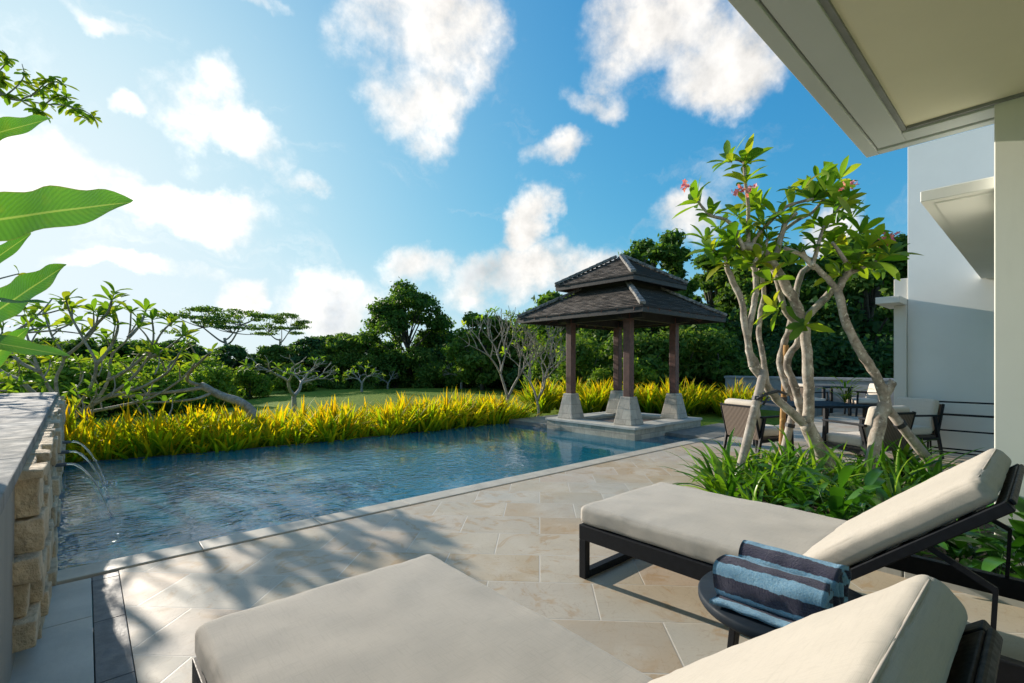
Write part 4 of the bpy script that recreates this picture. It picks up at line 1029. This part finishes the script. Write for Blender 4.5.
def make_tree(name, label, loc, H, wid, seed, mat, group, kind='round', leaves=9000, size=.17, trunk_r=.16, cat='tree', bark='bark_dark'):
    rr = random.Random(seed); t = thing(name, label, cat, loc, 0, group); mb = MB(); blobs = []
    R = wid/2
    if kind == 'round':
        nb = 50; h0 = H*.22
        limb(mb, [(0, 0, -.3), (.05*R, 0, H*.3), (-.05*R, .06*R, H*.62), (0, 0, H*.86)], trunk_r, trunk_r*.3, 8, seed=seed)
        for i in range(nb):
            z = rr.uniform(.0, 1.); a = i*2.4+rr.uniform(-.3, .3); prof = .35+.65*math.sin(PI*(.2+.72*z))**.8
            r = R*.78*prof*rr.uniform(.45, 1.0); c = (r*math.cos(a), r*math.sin(a), h0+(H*.93-h0)*z)
            br = R*rr.uniform(.13, .27); blobs.append((c, (br, br, br*.62), 0))
            if i % 2 == 0: limb(mb, [(0, 0, max(.3, c[2]*.55)), (c[0]*.5, c[1]*.5, c[2]*.8), c], trunk_r*.4, trunk_r*.1, 6, seed=seed+i)
    elif kind == 'umbrella':
        limb(mb, [(0, 0, -.3), (.1, 0, H*.4), (-.1, .1, H*.62)], trunk_r, trunk_r*.7, 8, seed=seed)
        for i in range(26):
            a = i*2.4+rr.uniform(-.4, .4); r = R*math.sqrt((i+.5)/26)*rr.uniform(.7, 1.05); z = H*(.98-.26*rr.random()**1.5-.08*(r/R)**2)
            c = (r*math.cos(a), r*math.sin(a), z); blobs.append((c, (R*rr.uniform(.10, .30), R*rr.uniform(.10, .26), H*rr.uniform(.016, .034)), 0))
            fk = int(((math.degrees(math.atan2(c[1], c[0])) % 360))//120); fa = math.radians(fk*120+60)
            fe = Vector((R*.38*math.cos(fa), R*.38*math.sin(fa), H*(.70+.04*fk)))
            limb(mb, [fe, (fe+Vector(c))/2+Vector((rr.uniform(-.2, .2), rr.uniform(-.2, .2), -.12)), (c[0]*.97, c[1]*.97, z-.04)], trunk_r*.34, trunk_r*.1, 5, seed=seed+i)
            if i < 3:
                fa = math.radians(i*120+60); fe = Vector((R*.38*math.cos(fa), R*.38*math.sin(fa), H*(.70+.04*i)))
                limb(mb, [(-.1, .1, H*.60-.25*i), (fe.x*.35, fe.y*.5, H*(.62-.02*i)), fe], trunk_r*.6, trunk_r*.33, 6, seed=seed+40+i)
    elif kind == 'bush':
        for i in range(18):
            a = i*2.4; z = rr.uniform(.08, .8); r = R*.75*math.sqrt(rr.uniform(.05, 1))*(1-.45*z); br = R*rr.uniform(.24, .42)
            blobs.append(((r*math.cos(a), r*math.sin(a), H*z), (br, br, br*.8), 0))
        limb(mb, [(0, 0, -.3), (.05, .03, H*.35), (0, .1, H*.6)], trunk_r, trunk_r*.4, 7, seed=seed)
        for k in range(4): limb(mb, [(0, 0, -.1), (R*.3*math.cos(k*1.6), R*.3*math.sin(k*1.6), H*.35), (R*.5*math.cos(k*1.6), R*.5*math.sin(k*1.6), H*.65)], trunk_r*.6, trunk_r*.2, 6, seed=seed+k)
    tot = sum(b[1][0]**2 for b in blobs); blobs = [(c, r, max(20, int(leaves*r[0]**2/tot))) for c, r, _ in blobs]
    mb.build('trunk', M[bark], t, world=False, smooth=True)
    leaf_cloud('crown', M[mat], blobs, size, seed, t)
    return t
def place(px, base_z, Z): w = dep(px, HY, Z); return (w.x, w.y, base_z)
def gz(px, Z, d=0): w = dep(px, HY, Z); return (w.x, w.y, ground_h(w.x, w.y)+d)
make_tree('broadleaf_tree', 'tallest dark broadleaf tree standing alone on the skyline left of the pavilion', gz(408, 33, -.5), 7.9, 7.4, 41, 'crown_dark', None, 'round', 17000, .135, .17)
big = make_tree('broadleaf_tree', 'large dark broadleaf tree rising right behind the pavilion roof', gz(655, 21, 0), 7.3, 4.8, 42, 'crown_dark', None, 'round', 15000, .12, .24)
dup(big, gz(715, 24, 0), 2.1, 'large dark broadleaf tree between the pavilion roof and the frangipani', None, .95)
umb = make_tree('umbrella_tree', 'flat topped umbrella tree on the left skyline, larger and left of its twin', gz(226, 40, .2), 6.6, 8.6, 43, 'crown_mid', 'flat topped trees on the left skyline', 'umbrella', 4200, .11, .15, bark='bark_grey')
dup(umb, gz(280, 44, .3), 2.2, 'flat topped umbrella tree on the left skyline, smaller and nearer the tall tree', None, (.62, .62, .95))
r1 = make_tree('broadleaf_tree', 'dark round tree in the far tree line', gz(330, 38, -.8), 4.9, 5.2, 44, 'crown_dark', 'dark trees of the far tree line', 'round', 8000, .16)
r2 = make_tree('broadleaf_tree', 'dark round tree in the far tree line', gz(470, 34, -.6), 4.7, 5.6, 45, 'crown_dark', 'dark trees of the far tree line', 'round', 8000, .16)
r3 = make_tree('broadleaf_tree', 'dark round tree in the far tree line', gz(530, 30, -.3), 5.0, 5.0, 46, 'crown_mid', 'dark trees of the far tree line', 'round', 8000, .15)
r4 = make_tree('broadleaf_tree', 'paler green loose tree in the far tree line', gz(352, 36, -.5), 4.6, 4.8, 47, 'crown_mid', 'paler trees of the far tree line', 'round', 7000, .15)
r5 = make_tree('broadleaf_tree', 'blue green loose tree in the far tree line', gz(436, 36, -.5), 5.0, 4.6, 48, 'crown_blue', 'blue green trees of the far tree line', 'round', 7000, .15)
rr = random.Random(77)
for px, Z, s in ((20, 40, .95), (70, 42, .9), (120, 38, .85), (165, 41, .9), (205, 44, .9), (250, 38, .75), (292, 39, .85), (362, 40, .9), (445, 38, .95), (500, 36, 1.05), (560, 33, 1.1), (600, 30, 1.2), (-30, 36, 1.0), (310, 46, 1.), (385, 46, 1.), (425, 44, 1.), (-10, 33, 1.05), (45, 34, 1.), (95, 34, 1.05), (145, 35, 1.), (190, 36, .95), (230, 36, .9), (272, 35, .9), (310, 36, .95), (345, 34, 1.), (-60, 34, 1.1), (60, 48, 1.2), (180, 48, 1.15), (130, 47, 1.2), (0, 46, 1.2)):
    dup((r1, r2, r4, r5, r5)[rr.randrange(5)], gz(px, Z, -.8), rr.uniform(0, 6), None, None, (s*1.1, s*1.1, s))
for px, Z, s in ((482, 27, .95), (575, 24, 1.15), (545, 27, 1.)):
    dup(r3, gz(px, Z, -.3), rr.uniform(0, 6), None, None, s)
# forest that closes the view behind the terrace on the right
f3 = make_tree('forest_tree', 'tall paler green tree of the wood behind the terrace', gz(742, 23, -.2), 6.4, 4.6, 53, 'crown_mid', 'paler tall trees of the wood behind the terrace', 'round', 12000, .12, .18)
f1 = make_tree('forest_tree', 'tall dark tree of the wood behind the terrace', gz(760, 22, -.2), 7.1, 5.4, 51, 'crown_dark', 'tall trees of the wood behind the terrace', 'round', 13000, .13, .2)
f2 = make_tree('forest_tree', 'tall dark tree of the wood behind the terrace', gz(815, 21, -.2), 6.6, 5.0, 52, 'crown_dark', 'tall trees of the wood behind the terrace', 'round', 13000, .13, .2)
for px, Z, s in ((870, 19, .95), (900, 23, 1.1), (790, 26, 1.05), (845, 26, 1.1), (735, 28, .9), (690, 29, .85), (930, 20, 1.), (960, 24, 1.1)):
    dup((f1, f2, f3)[rr.randrange(3)], gz(px, Z, -.2), rr.uniform(0, 6), None, None, (s, s, s))
b1 = make_tree('shrub', 'mid green shrub at the foot of the trees', gz(580, 18, 0), 2.5, 3.0, 61, 'crown_mid', 'mid green shrubs below the trees', 'bush', 6500, .085, .07, 'shrub')
b2 = make_tree('shrub', 'mid green shrub at the foot of the trees', gz(640, 17.5, 0), 2.8, 3.0, 62, 'crown_mid', 'mid green shrubs below the trees', 'bush', 6500, .085, .07, 'shrub')
b3 = make_tree('shrub', 'dark low shrub at the foot of the wood', gz(760, 18, 0), 2.3, 3.2, 63, 'crown_blue', 'dark low shrubs below the trees', 'bush', 7000, .085, .07, 'shrub')
b4 = make_tree('shrub', 'light yellow green shrub just behind the pavilion posts', gz(632, 15.4, 0), 1.75, 1.9, 64, 'crown_light', 'light shrubs behind the pavilion', 'bush', 4500, .075, .05, 'shrub')
for px, Z, s in ((610, 19, 1.1), (670, 18, 1.15), (700, 19, 1.2), (550, 20, .9), (725, 17.5, 1.1), (690, 20, 1.5), (640, 21, 1.5), (590, 22, 1.4)):
    dup((b1, b2)[rr.randrange(2)], gz(px, Z), rr.uniform(0, 6), None, None, s)
for px, Z, s in ((800, 17.5, 1.1), (840, 17.2, 1.2), (880, 16.8, 1.2), (915, 17, 1.2), (740, 19.5, 1.3), (780, 20, 1.7), (830, 20, 1.8), (870, 20, 1.8), (715, 20, 1.3)):
    dup(b3, gz(px, Z), rr.uniform(0, 6), None, None, s)
dup(b4, gz(600, 15.8), 2., None, None, .8)
# shrubs below the far tree line, and paler ones along the left
for px, Z, s in ((345, 33, 1.2), (375, 31.5, 1.), (432, 31, 1.1), (465, 30, 1.), (500, 29.5, 1.2), (530, 25, 1.), (455, 33, 1.4), (395, 33, 1.2)):
    dup((b1, b2, b3)[rr.randrange(3)], gz(px, Z, -.2), rr.uniform(0, 6), None, None, s)
lb = make_tree('shrub', 'bright green bush in the hollow beyond the pool border on the left', gz(60, 15.5, .3), 1.7, 3.0, 65, 'crown_light', 'bright bushes in the hollow on the left', 'bush', 6000, .085, .05, 'shrub')
for px, Z, s in ((5, 17, 1.1), (110, 17, 1.05), (160, 19, 1.1), (205, 22, 1.15), (20, 13.5, .9), (250, 27, 1.0), (90, 21, 1.4), (140, 24, 1.5), (200, 27, 1.5), (40, 23, 1.6), (295, 30, 1.)):
    dup(lb, gz(px, Z, .1), rr.uniform(0, 6), None, None, s)

# bare branched frangipanis on the lawn
def bare_tree(label, loc, H, wid, seed, group, tips_n=3, leafy=.6, mat='frang2', bark='bark_grey', lean=(0, 0), r0=.09, L=.2, depth=4):
    rr = random.Random(seed); t = thing('frangipani_tree', label, 'tree', loc, 0, group); mb = MB(); lf = MB()
    def grow(p, d, r, l, k):
        q = p+d*l; mid = p+d*l*.5+Vector((rr.uniform(-1, 1), rr.uniform(-1, 1), rr.uniform(-.5, .5)))*l*.1
        limb(mb, [p, mid, q], r, r*.74, 6, seed=rr.randrange(9999))
        if k == 0:
            if rr.random() < leafy: rosette(lf, q, d+Vector((0, 0, .5)), rr, rr.randint(4, 7), L, L*.32)
            return
        n = 2 if rr.random() < .55 else 3; ph = rr.uniform(0, 6.28); a = d.orthogonal().normalized(); b = d.cross(a)
        for j in range(n):
            th = ph+j*2*PI/n+rr.uniform(-.4, .4); s = rr.uniform(.4, .75)
            dd = d*math.cos(s)+(a*math.cos(th)+b*math.sin(th))*math.sin(s); dd = Vector((dd.x*wid, dd.y*wid, dd.z*.85+.12)).normalized()
            grow(q, dd, r*.68, l*rr.uniform(.68, .9), k-1)
    d0 = Vector((lean[0], lean[1], 1)).normalized(); l0 = H*.27
    grow(Vector((0, 0, -.1)), d0, r0, l0, depth)
    mb.build('trunk', M[bark], t, world=False, smooth=True)
    if lf.v: lf.build('leaves', M[mat], t, world=False, smooth=True)
    return t
bare_tree('bare branched frangipani with few leaves standing on the mound left of the tall tree', gz(294, 14.5, .1), 2.6, 1.35, 5, None, leafy=.3, L=.2, r0=.085, depth=5)
bare_tree('bare grey frangipani with upright thin branches at the pool corner beside the pavilion', gz(508, 13.2, 0), 3.1, .62, 8, None, leafy=.3, L=.18, r0=.055, depth=5)
bare_tree('thin leaning bare frangipani between the pool corner and the left pavilion post', gz(532, 13.0, 0), 2.9, .7, 15, None, leafy=.3, L=.18, r0=.045, depth=5, lean=(.15, -.1))
fb = bare_tree('faint grey bare frangipani in front of the far trees', gz(362, 27, 0), 2.0, 1.4, 17, 'bare frangipanis before the far trees', leafy=.3, L=.25, r0=.08)
for px, Z, s in ((388, 30, .75), (462, 29, 1.15)): dup(fb, gz(px, Z), rr.uniform(0, 6), None, None, s)

bare_tree('leafy frangipani added for dappled shade beside the left wall at the very left edge of the picture', (-2.2, 11.6, -.35), 3.5, 1.2, 23, None, leafy=.8, L=.28, r0=.10, depth=5)  # added at the frame edge to dapple the wall cap and left deck
bare_tree('extra leafy frangipani added beyond the left wall, mostly outside the left edge', (-1.9, 10.3, -.35), 2.6, 1.2, 29, None, leafy=.7, L=.27, r0=.07, depth=4)  # second added tree, mostly out of view
# sprawling frangipani on the left behind the pool
def sprawl():
    rr = random.Random(31); Z = 9.3
    def W(px, py, dz=0): return dep(px, py, Z+dz)
    b = W(248, 412)
    t = thing('frangipani_tree', 'sprawling frangipani limb reaching left above the yellow border from its right end', 'tree', (b.x, b.y, -.4), 0, 'sprawling frangipanis behind the pool')
    mb = MB(); lf = MB()
    limb(mb, [W(262, 432), W(252, 412), W(240, 402), W(222, 396), (W(201, 385))], .10, .065, 9, seed=1, knob=.06)
    L2 = [([(203, 386), (188, 381), (190, 372), (200, 362), (211, 352)], .035, .018), ([(206, 387), (180, 391), (150, 394), (122, 397)], .04, .02), ([(214, 392), (195, 399), (165, 402), (140, 402)], .03, .016), ([(200, 362), (193, 350), (187, 340)], .02, .012)]
    for i, (q, a, c) in enumerate(L2): limb(mb, [W(x, y, -.25*k) for k, (x, y) in enumerate(q)], a, c, 7, seed=i, knob=.06)
    for x, y in ((211, 352), (187, 340), (122, 397), (140, 402), (165, 402)): rosette(lf, W(x, y), (0, 0, 1), rr, 6, .26, .085)
    mb.build('trunk', M['bark_grey'], t, smooth=True); lf.build('leaves', M['frang2'], t, smooth=True)
    Z = 8.6
    b = W(52, 440)
    t = thing('frangipani_tree', 'many branched leafy frangipani behind the left wall end, fanning up and right', 'tree', (b.x, b.y, -.4), 0, 'sprawling frangipanis behind the pool')
    mb = MB(); lf = MB()
    limb(mb, [W(40, 460), W(58, 430), W(75, 414)], .10, .075, 9, seed=3, knob=.05)
    limb(mb, [W(75, 414), W(60, 404), W(40, 398), W(20, 380)], .055, .035, 8, seed=4, knob=.05)
    arms = [[(75, 414), (105, 398), (130, 380), (148, 358), (160, 335), (172, 322)], [(75, 414), (95, 402), (108, 380), (112, 355), (128, 338), (131, 312)], [(66, 418), (88, 392), (96, 365), (84, 340), (72, 318), (66, 300)], [(60, 406), (56, 380), (64, 358), (52, 336), (44, 312)],
            [(60, 406), (40, 372), (30, 345), (24, 325)], [(105, 398), (140, 388), (168, 372), (180, 352)], [(96, 365), (112, 345), (118, 322), (108, 308)], [(108, 380), (130, 368), (152, 345), (152, 318)], [(64, 358), (80, 345), (94, 330), (98, 315)], [(40, 372), (20, 362), (5, 345), (-8, 330)], [(148, 358), (165, 350), (184, 335)],
            [(75, 414), (110, 408), (150, 398), (180, 380), (196, 362)], [(20, 380), (0, 370), (-20, 350)], [(84, 340), (96, 325), (108, 312), (112, 300)], [(128, 338), (140, 325), (146, 310)]]
    for i, q in enumerate(arms):
        dz = .6*math.sin(i*2.3); pts = [W(x, y, dz*k/len(q)) for k, (x, y) in enumerate(q)]
        limb(mb, pts, .034, .012, 7, seed=40+i, knob=.07)
        rosette(lf, pts[-1], (pts[-1]-pts[-2]).normalized()+Vector((0, 0, .4)), rr, rr.randint(7, 9), .30, .105)
        for k in (-2, -3):
            if rr.random() < .85 and len(pts) > 3:
                p = pts[k]+Vector((rr.uniform(-.25, .25), rr.uniform(-.25, .25), rr.uniform(.15, .4))); limb(mb, [pts[k], (pts[k]+p)/2+Vector((0, 0, .03)), p], .016, .009, 6, seed=90+i)
                rosette(lf, p, (rr.uniform(-.5, .5), rr.uniform(-.5, .5), 1), rr, rr.randint(5, 8), .27, .095)
    for k in range(34):
        x, y = rr.uniform(-20, 185), rr.uniform(345, 405); p = W(x, y, rr.uniform(-.6, .6)); q = p+Vector((rr.uniform(-.3, .3), rr.uniform(-.3, .3), -.35))
        limb(mb, [q, (p+q)/2+Vector((.03, 0, 0)), p], .015, .008, 5, seed=k)
        rosette(lf, p, (rr.uniform(-.5, .5), rr.uniform(-.5, .5), .8), rr, rr.randint(4, 7), .24, .085)
    mb.build('trunk', M['bark_grey'], t, smooth=True); lf.build('leaves', M['frang2'], t, smooth=True)
sprawl()

# large paddle leaved plant standing on the wall at the left edge, and the tree branch above it
def paddle_plant():
    base = Vector((-.75, 3.55, .902))
    t = thing('paddle_leaf_plant', 'large paddle leaved plant on the left wall with backlit leaves reaching into view', 'plant', base)
    st = MB(); lf = MB()
    # petiole end, leaf direction tip (px, py, depth)
    for i, (a, tip, wid, dr) in enumerate([((-75, 232, 2.35), (122, 207, 2.3), .30, .15), ((-60, 150, 2.3), (46, 121, 2.3), .15, .1), ((-30, 330, 2.5), (63, 268, 2.5), .20, .1), ((-95, 330, 2.2), (62, 358, 2.2), .12, .15),
                                           ((-120, 300, 2.2), (48, 304, 2.35), .13, .1), ((-160, 240, 2.3), (-20, 60, 2.2), .28, .2), ((-60, 300, 2.6), (28, 236, 2.6), .12, .1), ((-140, 180, 2.6), (-60, 20, 2.9), .3, .2), ((-50, 395, 2.4), (30, 330, 2.6), .13, .3)]):
        A, T = dep(*a), dep(*tip); d = T-A; L = d.length
        st.tube([base+Vector((.03*math.sin(i*2), .03*math.cos(i*2), 0)), (base+A)/2+Vector((0, 0, .12)), A, A+d*.04], [.02, .015, .011, .007], 7)
        vd = (Vector((0, 0, CAMH))-(A+T)/2).normalized(); up = vd*(1.0, .9, .9, .5, .2, .4, .8, .4, .5)[i]+Vector((.2*math.sin(i*1.7), .1, .55))
        lf.leaf(A, d.normalized()+Vector((0, 0, dr*.3)), up, L*1.02, wid, P_paddle, dr*.6, .14, 26, .3*math.sin(i), .05)
    st.build('stems', M['banana'], t, smooth=True); lf.build('leaves', M['paddle'], t, smooth=True)
    mb = MB(); mb.tube([(base.x, base.y, .903), (base.x, base.y, 1.0), (base.x, base.y, 1.06)], [.17, .20, .2], 24); mb.build('pot', M['pot'], t)
paddle_plant()
def overhang():
    Z = 4.4; rr = random.Random(12)
    def W(px, py, dz=0): return dep(px, py, Z+dz)
    base = dep(-330, 400, 5.6); base.z = -.3
    t = thing('overhanging_tree', 'tree outside the left edge whose leafy branch hangs into the sky', 'tree', base)
    mb = MB(); lf = MB()
    limb(mb, [base, dep(-320, 250, 5.5), dep(-300, 100, 5.4), dep(-250, 20, 5.2)], .14, .09, 9, seed=1)
    limb(mb, [dep(-300, 100, 5.4), dep(-200, 70, 5), dep(-90, 72, 4.6), W(-20, 85), W(5, 96), W(20, 100)], .06, .012, 8, seed=2)
    tw = [[(20, 100), (45, 104), (70, 106), (88, 113), (96, 119)], [(-20, 85), (0, 70), (8, 58), (2, 50)], [(5, 96), (18, 85), (24, 75), (22, 64)], [(20, 100), (38, 92), (52, 82), (64, 84)], [(20, 100), (34, 108), (44, 112)], [(30, 97), (44, 84), (52, 76)], [(-10, 88), (-2, 78), (4, 80)], [(45, 104), (58, 96), (70, 98)], [(62, 105), (78, 110), (90, 122)], [(-60, 75), (-40, 50), (-25, 30)]]
    for i, q in enumerate(tw):
        pts = [W(x, y, .1*math.sin(i*3)) for x, y in q]; limb(mb, pts, .007, .003, 5, seed=10+i)
        for k in range(9):
            j = rr.randrange(len(pts)-1); p = pts[j]+(pts[j+1]-pts[j])*rr.random()
            for _ in range(3):
                d = Vector((rr.uniform(-1, 1), rr.uniform(-1, 1), rr.uniform(-.9, .5))); lf.leaf(p, d, (0, 0, 1), rr.uniform(.07, .12), rr.uniform(.034, .05), P_obov, .3, .2, 4)
    mb.build('trunk', M['bark_grey'], t, smooth=True); lf.build('leaves', M['frang2'], t, smooth=True)
    leaf_cloud('crown', M['crown_mid'], [((rr.gauss(-.9, .5), rr.gauss(.9, .5), rr.uniform(3.9, 5.)), (.45, .45, .3), 350) for k in range(12)], .05, 3, t)
overhang()
